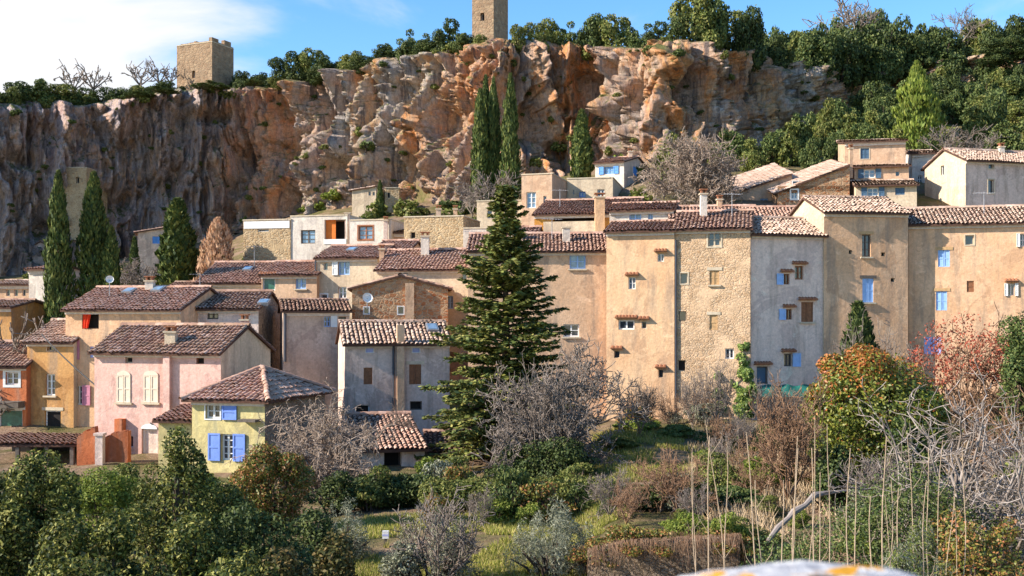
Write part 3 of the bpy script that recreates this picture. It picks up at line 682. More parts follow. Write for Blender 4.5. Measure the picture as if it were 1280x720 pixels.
def aerial(key, px_, py_, h_, lab):
    c, e, s_, n = roof_hit(key, px_, py_); r = thing('tv_aerial', lab, 'aerial', c); q_ = MB(); q_.tube([c - np.array([0, 0, 0.2]), c + np.array([0, 0, h_])], 0.025, 5); q_.build('mast', M['metal'], r, c)
    q_ = MB(); t_ = c + np.array([0, 0, h_ - 0.08]); q_.tube([t_ - e * 0.5 - np.array([0, 0.2, 0]), t_ + e * 0.5 + np.array([0, 0.2, 0])], 0.014, 4)
    for k in range(7): m_ = t_ + (e * 1.0 + np.array([0, 0.4, 0])) * (k / 6 - 0.5); q_.tube([m_ - np.array([0.1, -0.22, 0]), m_ + np.array([0.1, -0.22, 0])], 0.01, 4)
    q_.build('crossbars', M['metal'], r, c)
# ---------------------------------------------------------------- the village, house by house
# right-hand row on the terrace edge
house('R1', 'tan rendered house standing behind the tall fir, joined to the golden windowed tower house', 585, 758, 313, 62.4, -2, 6, 'p_tan', yr=291, ops=[
    (722, 327, 20, 18, 'case', dict(fr='ltblue', gl='skyglass', sill=1)), (714, 413, 20, 16, 'case', dict(fr='white', sill=1)), (655, 330, 12, 18, 'case', {}), (700, 470, 10, 12, 'dark', {})])
chimney('R1', 708, 285, 296, 9, 63.5, 'p_pale', False); chimney('R1', 640, 285, 300, 9, 64, 'p_cream')
house('R2', 'tall golden rendered house with small tile-hooded windows, between tan house and rubble house', 758, 843, 289, 61.2, -15, 4.5, 'p_gold', yr=276, tiles='t_red', ops=[
    (826, 322, 8, 10, 'case', dict(hood=True, bars=0)), (790, 354, 9, 15, 'case', dict(hood=True, gl='skyglass')), (783, 406, 20, 12, 'case', dict(hood=True, fr='white', bars=0)),
    (805, 406, 6, 9, 'dark', dict(hood=True)), (771, 443, 7, 9, 'dark', dict(hood=True, fr='stone')), (826, 467, 6, 10, 'dark', dict(hood=True, fr='stone'))])
house('R3', 'tall golden rubble-stone house with wooden shutters, ivy climbing its lower corner', 843.5, 938, 286, 60.3, -13, 6.5, 'rub_gold', yr=263, tiles='t_red', ops=[
    (893, 299, 16, 18, 'case', dict(fr='greywood', sur='stone', sw=0.08)), (855, 348, 9, 13, 'dark', dict(sur='stone', sw=0.07)), (893, 347, 12, 18, 'shut', dict(sm='palewood', lint='stone', sill=1)),
    (853, 395, 9, 12, 'dark', dict(fr='greywood')), (892, 403, 10, 19, 'shut', dict(sm='palewood', lint='stone')), (852, 457, 10, 14, 'dark', dict(gl='dark', fr='stone')), (912, 442, 11, 13, 'case', dict(fr='white', bars=0))])
chimney('R3', 880, 243, 270, 8, 62, 'p_pale')
downpipe('R3', 845, 300, 500, 'lead', 0.05)
house('R4', 'tall pale grey rendered house with light blue shutters and brown wooden windows', 938.5, 1029.5, 291, 59.7, 15, 5, 'p_white', yr=271, tiles='t_pale', ops=[
    (999, 341, 11, 17, 'case', dict(fr='wood', hood=True)), (983, 349, 8, 13, 'case', dict(fr='wood', hood=True, sh='l', sm='ltblue', single=1, bars=0)),
    (1009, 390, 15, 25, 'shut', dict(sm='wood', hood=True, sill=1)), (986, 393, 8, 13, 'case', dict(fr='wood', hood=True, sh='l', sm='ltblue', single=1, bars=0)),
    (985, 450, 10, 16, 'case', dict(fr='greywood', hood=True, sh='r', sm='ltblue', single=1)), (953, 469, 14, 22, 'door', dict(gl='teal', hood=True, fr='greywood'))])
house('R5', 'broad ochre-tan house, tallest of the row, with one light blue shuttered window', 1030, 1135, 264, 60.7, 7, 5.5, 'p_tan2', yr=246, tiles='t_pale', wall2='p_cream', ops=[
    (1083, 307, 11, 28, 'case', dict(fr='greywood', sill=1, lint='palewood')), (1085, 363, 14, 30, 'shut', dict(sm='ltblue', sill=1, lint='greywood')),
    (1063, 315, 4, 5, 'dark', dict(gl='dark', fr='stone')), (1104, 318, 5, 5, 'dark', dict(gl='dark', fr='stone')), (1116, 350, 5, 5, 'dark', dict(gl='dark', fr='stone'))])
house('R6', 'long ochre house at the row end with light blue and lilac shutters', 1135.5, 1420, 280, 62.1, -14, 6, 'p_tan2', yr=257, tiles='t_pale', ops=[
    (1180, 323, 15, 21, 'shut', dict(sm='ltblue', lint='palewood')), (1177, 376, 14, 24, 'shut', dict(sm='ltblue', lint='palewood')), (1212, 300, 11, 12, 'dark', dict(sur='stone', sw=0.06)),
    (1213, 358, 9, 14, 'shut', dict(sm='wood')), (1264, 362, 8, 15, 'case', dict(hood=True, sh='lr', sm='white', bars=0)), (1166, 432, 22, 22, 'shut', dict(sm='lilac')),
    (1279, 300, 8, 16, 'case', dict(sh='l', sm='white'))])

# houses above the right-hand row
house('M9', 'small house with low tiled roof tucked behind the pale grey house', 935, 1012, 274, 66, -4, 4, 'p_pale', yr=258, tiles='t_red', ops=[(945, 280, 8, 8, 'dark', {})])
house('M5a', 'long low house with bleached roof climbing to the right', 900, 990, 247, 82, -3, 7, 'p_peach', roof='slopeL', tilt=0.24, y_hi=217, tiles='t_pale', ops=[
    (955, 254, 10, 12, 'case', dict(fr='ltblue', gl='skyglass')), (910, 258, 8, 10, 'dark', dict(gl='dark'))])
house('M5b', 'brick-toned house with sloping verge beside the three-storey peach house', 972, 1062, 240, 79, -5, 6, 'rub_brick', roof='slopeL', tilt=0.2, y_hi=206, tiles='t_pale', ops=[
    (993, 243, 8, 11, 'case', dict(fr='ltblue', gl='skyglass', sur='white', sw=0.1)), (995, 229, 9, 7, 'dark', {})])
house('M6', 'three-storey peach house with slate blue shutters and stepped tiled canopies', 1056, 1132, 178, 82, -12, 6, 'p_peach', roof='mono', yr=175, tiles='t_pale', ops=[
    (1081, 192, 11, 13, 'shut', dict(sm='teal', sur='stone', sw=0.06))])
house('M6b', '', 1068, 1136, 209, 80.0, -12, 1.7, 'p_peach', roof='mono', yr=206, tiles='t_pale', parent=HROOT['M6'], ops=[
    (1087, 217, 14, 11, 'case', dict(fr='white', gl='skyglass', sh='lr', sm='teal')), (1122, 217, 5, 6, 'dark', {})], cornice=False)
house('M6c', '', 1070, 1146, 232, 77.4, -12, 2.6, 'p_cream', roof='mono', yr=225, tiles='t_pale', parent=HROOT['M6'], ops=[
    (1091, 240, 14, 11, 'case', dict(fr='white', gl='skyglass', sh='lr', sm='teal')), (1125, 239, 12, 9, 'shut', dict(sm='teal'))], cornice=False)
chimney('M6', 1064, 186, 207, 4, 79.8, 'p_peach')
house('M7', 'narrow white house wedged between peach house and grey-gabled house', 1140, 1171, 192, 86, -12, 6, 'p_pale', yr=188, tiles='t_pale', ops=[
    (1150, 224, 6, 9, 'case', {}), (1161, 205, 4, 8, 'shut', dict(sm='white'))])
house('M8', 'grey-tan house with a sunlit gable end above the long ochre house', 1207, 1420, 199, 77, 15, 4.6, 'p_grey2', yr=190, tiles='t_pale', wall2='p_cream', ops=[
    (1239, 206, 7, 10, 'dark', dict(sur='stone', sw=0.05)), (1239, 233, 7, 17, 'dark', dict(sur='stone', sw=0.08))], ops_l=[(1178, 213, 4, 12, 'dark', {})])
chimney('M8', 1253, 184, 196, 6, 80, 'p_pale')

# houses above the middle
house('M1', 'small cream house with sky blue window behind the golden house', 762, 842, 263, 69, -14, 4.5, 'p_pale', yr=253, tiles='t_red', ops=[
    (794, 273, 15, 14, 'case', dict(fr='ltblue', gl='skyglass')), (813, 271, 6, 8, 'case', dict(fr='ltblue', gl='skyglass', bars=0))])
house('M2', 'amber house with open loggia under a rosy tiled roof', 668, 775, 268, 73.5, -12, 5, 'p_amber', roof='mono', yr=249, tiles='t_red', ops=[
    (722, 277, 62, 17, 'loggia', dict(gl='dark', d=0.8, fr='wood'))])
strip('M2', 716, 284, 72, 14, 'p_cream', 'balcony_front', 0.25)
chimney('M2', 750, 247, 288, 12, 72.0, 'p_gold')
house('M3a', 'blocky flat-roofed peach house with white doors above the amber house', 652, 690, 219, 84, -16, 6, 'p_peach', roof='flat', back_px=714, ops=[
    (664, 250, 12, 20, 'case', dict(fr='white', gl='skyglass')), (681, 249, 4, 8, 'dark', {})])
house('M3b', 'cream flat-roofed house with blue window below the blue-shuttered house', 709, 766, 224, 88, -12, 5, 'p_cream', roof='flat', back_px=779, ops=[
    (728, 243, 8, 7, 'case', dict(fr='blue', gl='skyglass', bars=0)), (751, 241, 9, 9, 'case', dict(fr='white')), (717, 240, 2, 6, 'dark', {})])
house('M4', 'grey house with bright blue shutters at the foot of the cliff', 744, 780, 204, 95, -25, 6, 'p_pale', yr=196, wall2='p_grey2', tiles='t_red', back_px=813, ops=[
    (761, 213, 12, 9, 'case', dict(fr='skyblue', gl='skyglass', sh='lr', sm='skyblue'))], ops_r=[(794, 214, 5, 11, 'shut', dict(sm='skyblue')), (806, 215, 5, 10, 'shut', dict(sm='skyblue'))])
chimney('M4', 788, 190, 198, 5, 97, 'p_grey')
house('M0', 'low cream terrace house half hidden by the fir top', 596, 655, 252, 86, -10, 5, 'p_cream', roof='flat', ops=[(612, 268, 6, 10, 'dark', {}), (640, 262, 8, 12, 'case', {})])

house('N1', 'low house under a long rosy roof behind the rubble house', 838, 946, 272, 67.5, -6, 4, 'p_peach', yr=257, tiles='t_red', ops=[(868, 279, 8, 8, 'dark', {}), (925, 279, 8, 8, 'case', {})])
chimney('N1', 900, 250, 262, 6, 69, 'p_tan')
house('N2', 'small peach house with a rosy roof peeping out beside the fir top', 606, 668, 297, 70, -10, 4.5, 'p_peach', yr=283, tiles='t_red', ops=[(655, 305, 8, 10, 'case', dict(fr='white')), (622, 305, 8, 10, 'dark', {})])
house('N3', 'narrow tan house squeezed between the cream hipped house and square rubble house', 470, 512, 312, 74, -10, 4, 'p_tan', yr=300, tiles='t_red', ops=[(490, 320, 7, 9, 'case', {})])
house('N4', 'small stone house with low roof left of the large red roof', 206, 250, 362, 76, -8, 4, 'rub_tan', yr=352, tiles='t_dark', ops=[(226, 370, 6, 8, 'dark', {})])
house('N5', 'low rosy-roofed annex behind the amber house chimney', 752, 800, 258, 76, -10, 4, 'p_cream', yr=247, tiles='t_red', ops=[(785, 264, 6, 7, 'dark', {})])
# houses above the left and centre
house('L1', 'modern white and tan house with a broad window and open orange loggia', 304, 363, 276, 82, -12, 6, 'rub_tan', roof='flat', name='house', ops=[(329, 288, 14, 3, 'dark', {})])
strip('L1', 333.5, 281, 57, 9, 'white', 'wall_band', 0.04)
house('L1b', '', 363.3, 434, 271, 81.3, -12, 6, 'p_pale', roof='flat', parent=HROOT['L1'], ops=[
    (385, 296, 18, 17, 'case', dict(fr='greywood', gl='skyglass')), (419, 288, 27, 27, 'loggia', dict(gl='dark', d=1.2, fr='wood'))])
strip('L1b', 412, 288, 12, 27, 'orange', 'sun_blind', -0.25, thick=0.30)
strip('L1b', 419, 302, 28, 6, 'white', 'balcony_front', 0.06)
house('L1d', 'cream flat-roofed house with red-framed window beside the orange loggia', 437, 489, 276, 80, -12, 5, 'p_pale', roof='flat', ops=[
    (457, 291, 18, 17, 'case', dict(fr='white', gl='skyglass', sur='tilehood', sw=0.09))])
chimney('L1d', 434, 267, 300, 6, 80.5, 'p_grey2', False); chimney('L1d', 482, 276, 300, 5, 79, 'p_grey2')
house('L1e', 'low peach annex between cream flat-roofed house and square rubble house', 489.5, 508, 291, 80, -2, 4, 'p_peach', roof='mono', yr=286, tiles='t_pale')
house('L2', 'square rubble-stone house with flat top and tiny window', 505, 579, 272, 78, -12, 5, 'rub_tan', roof='flat', ops=[(516, 294, 6, 8, 'dark', dict(gl='dark', fr='stone'))])
chimney('L2', 548, 262, 274, 6, 79.5, 'p_grey'); chimney('L2', 569, 262, 274, 5, 80, 'p_tan')
house('L3', 'small white house with a wide glazed front left of the fir', 579, 622, 286, 74, -8, 4, 'p_pale', roof='flat', ops=[(598, 305, 24, 26, 'case', dict(fr='white', gl='skyglass', bars=1))])
house('L4', 'cream two-storey house with hipped red roof and pale blue windows', 396, 472, 322, 71, -12, 6, 'p_cream', yr=306, tiles='t_red', ops=[
    (430, 335, 14, 17, 'case', dict(fr='ltblue', gl='skyglass', sh='l', sm='white')), (407, 333, 5, 9, 'dark', {}), (428, 366, 10, 15, 'case', dict(fr='white')), (405, 371, 8, 6, 'dark', dict(sur='white', sw=0.08))])
downpipe('L4', 395, 322, 380)
house('L5', 'cream house under a broad rosy roof with a white chimney stack, left of the fir', 471, 606, 336, 67.5, -10, 6, 'p_cream', yr=311, tiles='t_red', ops=[
    (506, 341, 8, 5, 'dark', dict(gl='dark')), (562, 378, 9, 16, 'case', dict(fr='ltblue', gl='skyglass')), (580, 345, 6, 9, 'dark', {})])
chimney('L5', 531, 296, 320, 10, 69, 'p_pale'); chimney('L5', 477, 312, 326, 6, 69, 'p_tan')
house('L6a', 'house under a large plain red roof on the upper left slope', 246, 330, 353, 73, -4, 8, 'p_cream', yr=327, tiles='t_red', ops=[(262, 358, 6, 6, 'dark', {})])
house('L6b', 'beige house with a red roof and green awning below the modern white house', 327, 396, 343, 71, -8, 6, 'p_tan', yr=326, tiles='t_red', ops=[
    (376, 354, 13, 14, 'case', dict(fr='ltblue', gl='skyglass', sill=1)), (336, 354, 16, 18, 'door', dict(gl='greendoor', fr='white', hood=True))])
house('L7', 'old brick-and-stone gabled house with a satellite dish', 440, 560, 360, 63.5, 6, 6, 'rub_brick', roof='gablef', yr=345, tiles='t_dark', ops=[
    (458, 388, 6, 8, 'dark', dict(sur='white', sw=0.06)), (501, 388, 7, 9, 'dark', dict(sur='white', sw=0.06))])
strip('L7', 512, 382, 11, 56, 'p_tan', 'flue', 0.25)
house('L8', 'grey-tan house with ribbed roof, brown shutters and a tall wall flue', 431, 562, 428, 55, 13.5, 4.2, 'p_grey2', yr=401, tiles='t_pale', ops=[
    (462, 435, 9, 11, 'shut', dict(sm='lilac', sur='white', sw=0.03)), (520, 435, 9, 11, 'shut', dict(sm='lilac', sur='white', sw=0.03)), (460, 470, 11, 21, 'shut', dict(sm='wood')),
    (519, 468, 15, 25, 'shut', dict(sm='wood', lint='stone')), (453, 516, 18, 20, 'dark', dict(gl='dark', sill=1)), (520, 507, 15, 11, 'dark', dict(gl='dark', fr='greywood'))])
strip('L8', 500, 460, 9, 108, 'p_tan', 'flue', 0.3); downpipe('L8', 491.5, 432, 522)
house('L9', 'drab shaded house with a dark low roof between stone gable and ribbed-roof house', 354, 437, 388, 60, 14, 4.5, 'p_grey', yr=374, tiles='t_dark', ops=[
    (409, 402, 8, 13, 'case', dict(fr='ltblue', sh='r', sm='white', single=1)), (428, 402, 9, 12, 'case', dict(fr='greywood')), (425, 439, 6, 19, 'dark', dict(fr='greywood'))])
downpipe('L9', 356, 388, 452, r=0.1)
house('L10', 'tan house with a red curtain blowing from its top window', 82, 226, 386, 59.5, -9, 7, 'p_tan2', yr=358, tiles='t_red', ops=[
    (113, 398, 21, 26, 'dark', dict(gl='dark', fr='wood', curtain='red', d=0.35)), (95, 437, 9, 25, 'shut', dict(sm='rose', sd=-0.02)), (98, 494, 10, 24, 'case', dict(sh='lr', sm='rose', single=1, fr='white')),
    (115, 440, 5, 14, 'shut', dict(sm='lilac'))])
house('L10b', 'low white-walled house with dark roof and stone side wall behind the pink house', 227, 323, 385, 60.5, 0, 5, 'p_white', yr=363, tiles='t_dark', wall2='rub_grey', back_px=352, ops=[
    (266, 393, 14, 12, 'case', dict(fr='greywood'))])
chimney('L10', 186, 352, 366, 10, 62, 'p_pale', True)
house('L11', 'large pink house with arched cream shutters and two chimneys', 118, 276, 438, 51, -14, 7, 'p_pink', yr=405, tiles='t_dark', wall2='p_cream', back_px=338, ops=[
    (161, 450, 9, 7, 'dark', dict(gl='dark', fr='stone')), (250, 451, 10, 8, 'dark', dict(gl='dark', fr='wood')),
    (155, 486, 17, 34, 'shut', dict(sm='cream', sd=-0.02, sill=1)), (189, 486, 18, 34, 'shut', dict(sm='cream', sd=-0.02, sill=1)),
    (187, 556, 20, 40, 'door', dict(gl='p_white', fr='white')), (163, 552, 7, 14, 'dark', {})])
def arch(key, cx, cy, wpx, mat, pname, rise=0.55):
    inf = root_info[key]; f_ = inf['fr']; u0, u1, z0, z1 = f_.rect(cx, cy, wpx, 1); q = MB(); n = 10; um = (u0 + u1) / 2; r = (u1 - u0) / 2; pts = []
    for ww in (-0.05, -0.005):
        for i in range(n + 1):
            t_ = math.pi * i / n; pts.append(f_.p(um + r * math.cos(t_), z0 + rise * r * math.sin(t_), ww))
    q.add(pts, [tuple(range(n + 1))] + [(i, i + n + 1, i + n + 2, i + 1) for i in range(n)]); q.build(pname, M[mat], inf['root'], inf['base'])
arch('L11', 155, 468.5, 17, 'cream', 'shutter_head'); arch('L11', 189, 468.5, 18, 'cream', 'shutter_head'); arch('L11', 187, 535.5, 20, 'white', 'door_head')
strip('L11', 211, 480, 8, 82, 'p_pink', 'pilaster', 0.22)
chimney('L11', 212, 416, 434, 13, 50.6, 'p_cream', True); chimney('L11', 305, 401, 417, 9, 53.5, 'p_pink')
strip('L11', 153, 552, 9, 58, 'p_orange', 'flue', 0.35)
house('L12', 'pale yellow house with bright blue shutters and hipped roof', 240, 331, 497, 45.5, -14, 6, 'p_yellow', roof='hip', yr=458, tiles='t_red', wall2='rub_grey', ops=[
    (266, 514, 18, 19, 'case', dict(fr='white', sh='r', sm='blue', sur='white', sw=0.05, single=1)), (284, 559, 15, 33, 'case', dict(fr='white', sh='lr', sm='blue', bars=3, single=1))])
house('L12b', '', 198, 239.5, 525, 46.2, -6, 3, 'p_yellow', roof='mono', yr=520, tiles='t_red', parent=HROOT['L12'], cornice=False)
strip('L12', 315, 525, 22, 3, 'greywood', 'bracket', 0.5)
house('L13', 'narrow ochre house with a white-ribbed roof and dark doorway', 34, 92, 426, 59.6, -11, 5, 'p_ochre', yr=399, tiles='t_pale', wall2='p_cream', ops=[
    (63, 481, 12, 27, 'case', dict(fr='white', sill=1)), (64, 434, 10, 9, 'dark', dict(sur='p_tan', sw=0.05)), (66, 528, 20, 30, 'door', dict(gl='dark', lint='stone'))])
house('L15', 'orange house with white-framed window and green glazed door', -30, 33, 456, 59.3, -4, 5, 'p_orange', yr=426, tiles='t_dark', ops=[
    (15, 473, 16, 16, 'case', dict(fr='white', sur='white', sw=0.14)), (13, 528, 30, 32, 'door', dict(gl='greendoor', fr='white', lint='white'))])
strip('L15', 4, 505, 54, 8, 'greywood', 'balcony', 0.7)
house('L16', 'low blue-grey shed with a dark doorway under a red roof', 452, 531, 562, 46.5, 14, 5, 'p_white', roof='mono', yr=516, tiles='t_red', ops=[(491, 575, 22, 32, 'door', dict(gl='dark', fr='greywood', d=0.5))], cornice=False, name='garden_shed', cat='shed')  # door leaf is a near-black sheet for the shaded opening
house('L16b', 'low ochre outbuilding with dark open bays behind the hedge', 532, 612, 566, 49, 4, 4, 'p_ochre', roof='mono', yr=548, tiles='t_dark', ops=[
    (558, 584, 18, 30, 'loggia', dict(gl='dark', d=0.6, fr='greywood')), (588, 584, 22, 30, 'loggia', dict(gl='dark', d=0.6, fr='greywood'))], cornice=False, name='outbuilding', cat='outbuilding')
house('L18', 'tall narrow cream house behind the left-hand cypress', 36, 56, 337, 76, -16, 5, 'p_pale', yr=333, wall2='p_grey2', tiles='t_red', back_px=66)
house('L18b', 'distant beige house with small windows at the far left', -14, 36, 356, 82, -6, 5, 'p_tan', yr=350, tiles='t_pale', ops=[(10, 366, 5, 8, 'dark', {}), (20, 366, 5, 8, 'dark', {}), (30, 366, 4, 8, 'dark', {})])
house('L18c', 'low amber house at the far left edge behind the bare plane tree', -30, 14, 384, 70, -8, 5, 'p_ochre', yr=374, tiles='t_dark')
house('L20', 'small shaded house with a blue window under the cliff', 172, 210, 290, 96, 14, 5, 'p_grey', roof='slopeL', y_hi=284, tiles='t_red', ops=[(195, 300, 9, 9, 'shut', dict(sm='skyblue'))])
house('L21', 'small ruined cream house with low wall under the cliff cave', 440, 470, 238, 112, -8, 4, 'p_cream', roof='slopeL', y_hi=233, tiles='t_pale', ops=[(462, 242, 3, 5, 'dark', {}), (470 - 3, 242, 3, 5, 'dark', {})])
house('L21b', 'square ruined stone hut beside a small cypress under the cave', 481, 499, 235, 113, 4, 4, 'rub_tan', roof='flat', ops=[(486, 244, 3, 7, 'dark', dict(gl='dark'))])
house('L19', 'pale ruined watchtower built against the shaded cliff', 68, 108, 210, float(on_cliff(88, 250)[1]) - 0.4, -2, 6, 'rub_tan', roof='flat', ybase=300, ops=[(97, 225, 4, 8, 'dark', dict(gl='dark', d=0.5))], name='ruined_tower', cat='tower')
house('L19b', 'small cave dwelling with a round dark opening in the shaded cliff', 40, 62, 308, float(on_cliff(50, 320)[1]) - 0.8, 0, 4, 'p_grey2', roof='gablef', yr=302, tiles='t_dark', ops=[(50, 316, 6, 6, 'dark', dict(gl='dark'))], name='cave_dwelling', cat='house')

# fallen-in courtyard, dishes, cable, tarp
def garden_wall(label, pts, D, mat, thick=0.4, name='garden_wall', cat='wall', seed=0):
    """pts: (px, ytop, ybottom) along the wall; rough top"""
    r = random.Random(seed); root = None; mb = MB(); top = []; n = len(pts)
    fine = []
    for i in range(n - 1):
        for k in range(6): fine.append([pts[i][j] + (pts[i + 1][j] - pts[i][j]) * k / 6 for j in range(3)])
    fine.append(list(pts[-1]))
    for i in range(len(fine) - 1):
        a, b_ = fine[i], fine[i + 1]; Da = D(a[0]) if callable(D) else D; Db = D(b_[0]) if callable(D) else D
        ja = r.uniform(-0.05, 0.05)
        A0, A1 = at(a[0], a[2], Da), at(a[0], a[1], Da); B0, B1 = at(b_[0], b_[2], Db), at(b_[0], b_[1], Db)
        A0[2] -= 0.3; B0[2] -= 0.3; A1[2] += ja; B1[2] += ja
        off = np.array([0, thick, 0]); mb.hexa([A0, B0, B0 + off, A0 + off, A1, B1, B1 + off, A1 + off])
    base = at(pts[0][0], pts[0][2], D(pts[0][0]) if callable(D) else D)
    o = mb.build(name, M[mat], None, base); o.location = base; return tag(o, label, cat)
garden_wall('crumbling orange courtyard wall with tile stubs below the pink house', [(96, 548, 592), (104, 540, 592), (118, 534, 592), (121, 552, 592)], 47.5, 'p_orange', seed=1)
garden_wall('orange courtyard wall stub beside the pale pillar', [(131, 548, 592), (142, 541, 592), (160, 538, 592)], 47.8, 'p_orange', seed=2)
q = MB(); a0 = at(125.5, 592, 47.2); q.box((a0[0] - 0.16, 47.0, a0[2] - 0.3), (a0[0] + 0.16, 47.32, at(0, 544, 47.2)[2])); q.box((a0[0] - 0.21, 46.95, at(0, 544, 47.2)[2] + 0.002), (a0[0] + 0.21, 47.37, at(0, 541, 47.2)[2]))
o = q.build('gate_pillar', M['p_white'], None, a0); o.location = a0; tag(o, 'pale grey pillar between the orange courtyard walls', 'pillar')
# dark lean-to in front of the ochre and orange houses
rt_ = thing('lean_to', 'dark open lean-to with tiled edge in front of the ochre house', 'shelter', at(-20, 610, 47.5))
bs = tuple(rt_.location); q = MB()
za = at(0, 556, 48)[2]; zb_ = at(0, 546, 50.5)[2]; xa, xb = K(-30) * 48, K(94) * 48
q.hexa([(xa, 48, za - 0.1), (xb, 48, za - 0.1), (xb, 51.5, zb_ - 0.1), (xa, 51.5, zb_ - 0.1), (xa, 48, za), (xb, 48, za), (xb, 51.5, zb_), (xa, 51.5, zb_)]); q.build('roof', M['slab'], rt_, bs)
V, Fc = tiles_on([[(xa, 47.95, za), (xb, 47.95, za), (xb, 51.5, zb_), (xa, 51.5, zb_)]]); tag(link('roof_tiles', mesh('roof_tiles', V - np.array(bs), Fc, M['t_dark']), rt_), kind='stuff')
for px_ in (-18, 22, 58, 90):
    q = MB(); xx = K(px_) * 48.1; q.box((xx - 0.08, 48.05, bs[2] - 0.3), (xx + 0.08, 48.2, za - 0.1)); q.build('post', M['greywood'], rt_, bs)
q = MB(); q.box((xa, 51.45, bs[2] - 0.3), (xb, 51.55, zb_ - 0.12)); q.build('shade_panel', M['dark'], rt_, bs)  # added near-black sheet stands in for the deep shade under the roof

def dish(label, px_, py_, D, r=0.42, drop=0.9):
    c = at(px_, py_, D); root = thing('satellite_dish', label, 'satellite dish', (c[0], c[1], c[2] - drop)); bs = np.array(root.location)
    q = MB(); n = 16; cen = Vector((0, -0.12, 0)); ax = Vector((0.35, -0.85, 0.35)).normalized(); s1 = ax.orthogonal().normalized(); s2 = ax.cross(s1); pts = [tuple(c - np.array(ax) * 0.0)]
    for ring, (rr, dd_) in enumerate(((0.5, 0.03), (1.0, 0.12))):
        for i in range(n):
            t_ = 2 * math.pi * i / n; pts.append(tuple(Vector(c) + (s1 * math.cos(t_) + s2 * math.sin(t_)) * r * rr + ax * dd_))
    q.add(pts, [(0, 1 + i, 1 + (i + 1) % n) for i in range(n)] + [(1 + i, 1 + n + i, 1 + n + (i + 1) % n, 1 + (i + 1) % n) for i in range(n)])
    q.build('reflector', M['white'], root, bs)
    q = MB(); q.tube([bs, c], 0.03, 6); q.tube([Vector(c), Vector(c) - ax * 0.02 + Vector((0, 0.0, -0.1))], 0.03, 6); q.build('mast', M['metal'], root, bs)
    q = MB(); q.tube([Vector(c) - s2 * r * 0.8, Vector(c) + ax * 0.45], 0.015, 5); q.build('feed_arm', M['metal'], root, bs)
dish('white satellite dish on the brick-and-stone gabled house', 459, 373, 62.6, 0.3, 0.6)
dish('small white satellite dish on a mast above the red-curtain house roof', 137, 350, 61, 0.22, 1.0)
dish('white satellite dish on the stepped peach house', 1121, 217, 79.9, 0.25, 0.5)
p0 = at(52, 418, 58.8); p1 = at(190, 530, 50.2); path = []
for i in range(25):
    f_ = i / 24; q_ = p0 + (p1 - p0) * f_; q_[2] -= 0.35 * 4 * f_ * (1 - f_); path.append(q_)
q = MB(); q.tube(path, 0.035, 5); o = q.build('overhead_cable', M['wire'], None, p0); o.location = p0; tag(o, 'dark cable sagging from the ochre house roof to the pink house', 'cable')
for a_ in (('L10', 162, 366), ('L10', 198, 364), ('L10b', 330, 380), ('L6a', 310, 338), ('L8', 540, 412), ('L4', 440, 314)): skylight(*a_)
for key_, x_, y_, h_, lab_ in (('L6a', 318, 336, 1.6, 'thin television aerial on the large plain red roof'), ('L5', 590, 318, 1.5, 'television aerial on the broad rosy roof beside the fir'), ('R3', 915, 272, 1.4, 'television aerial on the rubble house roof'), ('R1', 690, 300, 1.3, 'television aerial on the tan house roof behind the fir'), ('L10b', 250, 372, 1.4, 'television aerial on the dark roof behind the pink house'), ('R6', 1230, 268, 1.3, 'television aerial on the long ochre house roof'), ('M2', 700, 260, 1.3, 'television aerial on the amber house roof')): aerial(key_, x_, y_, h_, lab_)
inf = root_info['R4']; f_ = inf['fr']; nx_, ny_ = 26, 8; tv = []; r = random.Random(4)
for j in range(ny_ + 1):
    for i in range(nx_ + 1):
        pxx = 940 + 84 * i / nx_; uu = f_.ux(pxx); zz = f_.zy(uu, 481 + 1.2 * math.sin(i * 0.9) + 13 * j / ny_)
        tv.append(f_.p(uu, zz, -0.3 - 0.10 * j + 0.05 * math.sin(i * 1.3 + j) - 0.05 * r.random()))
tf = [(j * (nx_ + 1) + i, j * (nx_ + 1) + i + 1, (j + 1) * (nx_ + 1) + i + 1, (j + 1) * (nx_ + 1) + i) for j in range(ny_) for i in range(nx_)]
tb = np.array(tv).mean(0); tb[2] = np.array(tv)[:, 2].min()
o = link('tarpaulin', mesh('tarpaulin', np.array(tv) - tb, tf, M['green'], True), None, tb); tag(o, 'dark green tarpaulin draped at the foot of the pale grey house', 'tarpaulin')

# the two ruined towers on the cliff top
def tower(label, x0, x1, xr, ytop, ytop_r, D, a, wall, wins):
    px_ = (x0 + x1) / 2
    house('T' + str(x0), label, x0, x1, ytop, D, a, 5, wall, roof='flat', back_px=xr, zb=float(cliff_top_z(px_)) - 4, ops=wins, name='ruined_tower', cat='tower')
    inf = root_info['T' + str(x0)]; r = random.Random(int(x0)); mbm = MB()
    for f_, amp in ((inf['fr'], 0.3), (inf['rt'], 0.8)):      # broken wall heads
        uu = 0.0
        while uu < f_.W - 0.3:
            w_ = r.uniform(0.3, 1.6); h_ = r.uniform(0.05, amp) * (1 if r.random() > 0.3 else 0.3); f_.box(mbm, uu, min(uu + w_, f_.W - 0.02), inf['ze'] + 0.095, inf['ze'] + 0.1 + h_, 0.003, 0.5); uu += w_
    mbm.build('broken_wall_head', M[wall], inf['root'], inf['base'])
tower('squat square ruined tower with broken top on the left cliff edge', 221, 265, 292, 58, 62, 141, -24, 'rub_tower', [(242, 93, 4, 9, 'dark', dict(gl='dark', d=0.5))])
tower('tall square ruined tower with a slit window on the middle cliff top', 590, 617, 635, -22, -22, 131, -22, 'rub_tower', [(603, 21, 5, 10, 'dark', dict(gl='dark', d=0.5))])
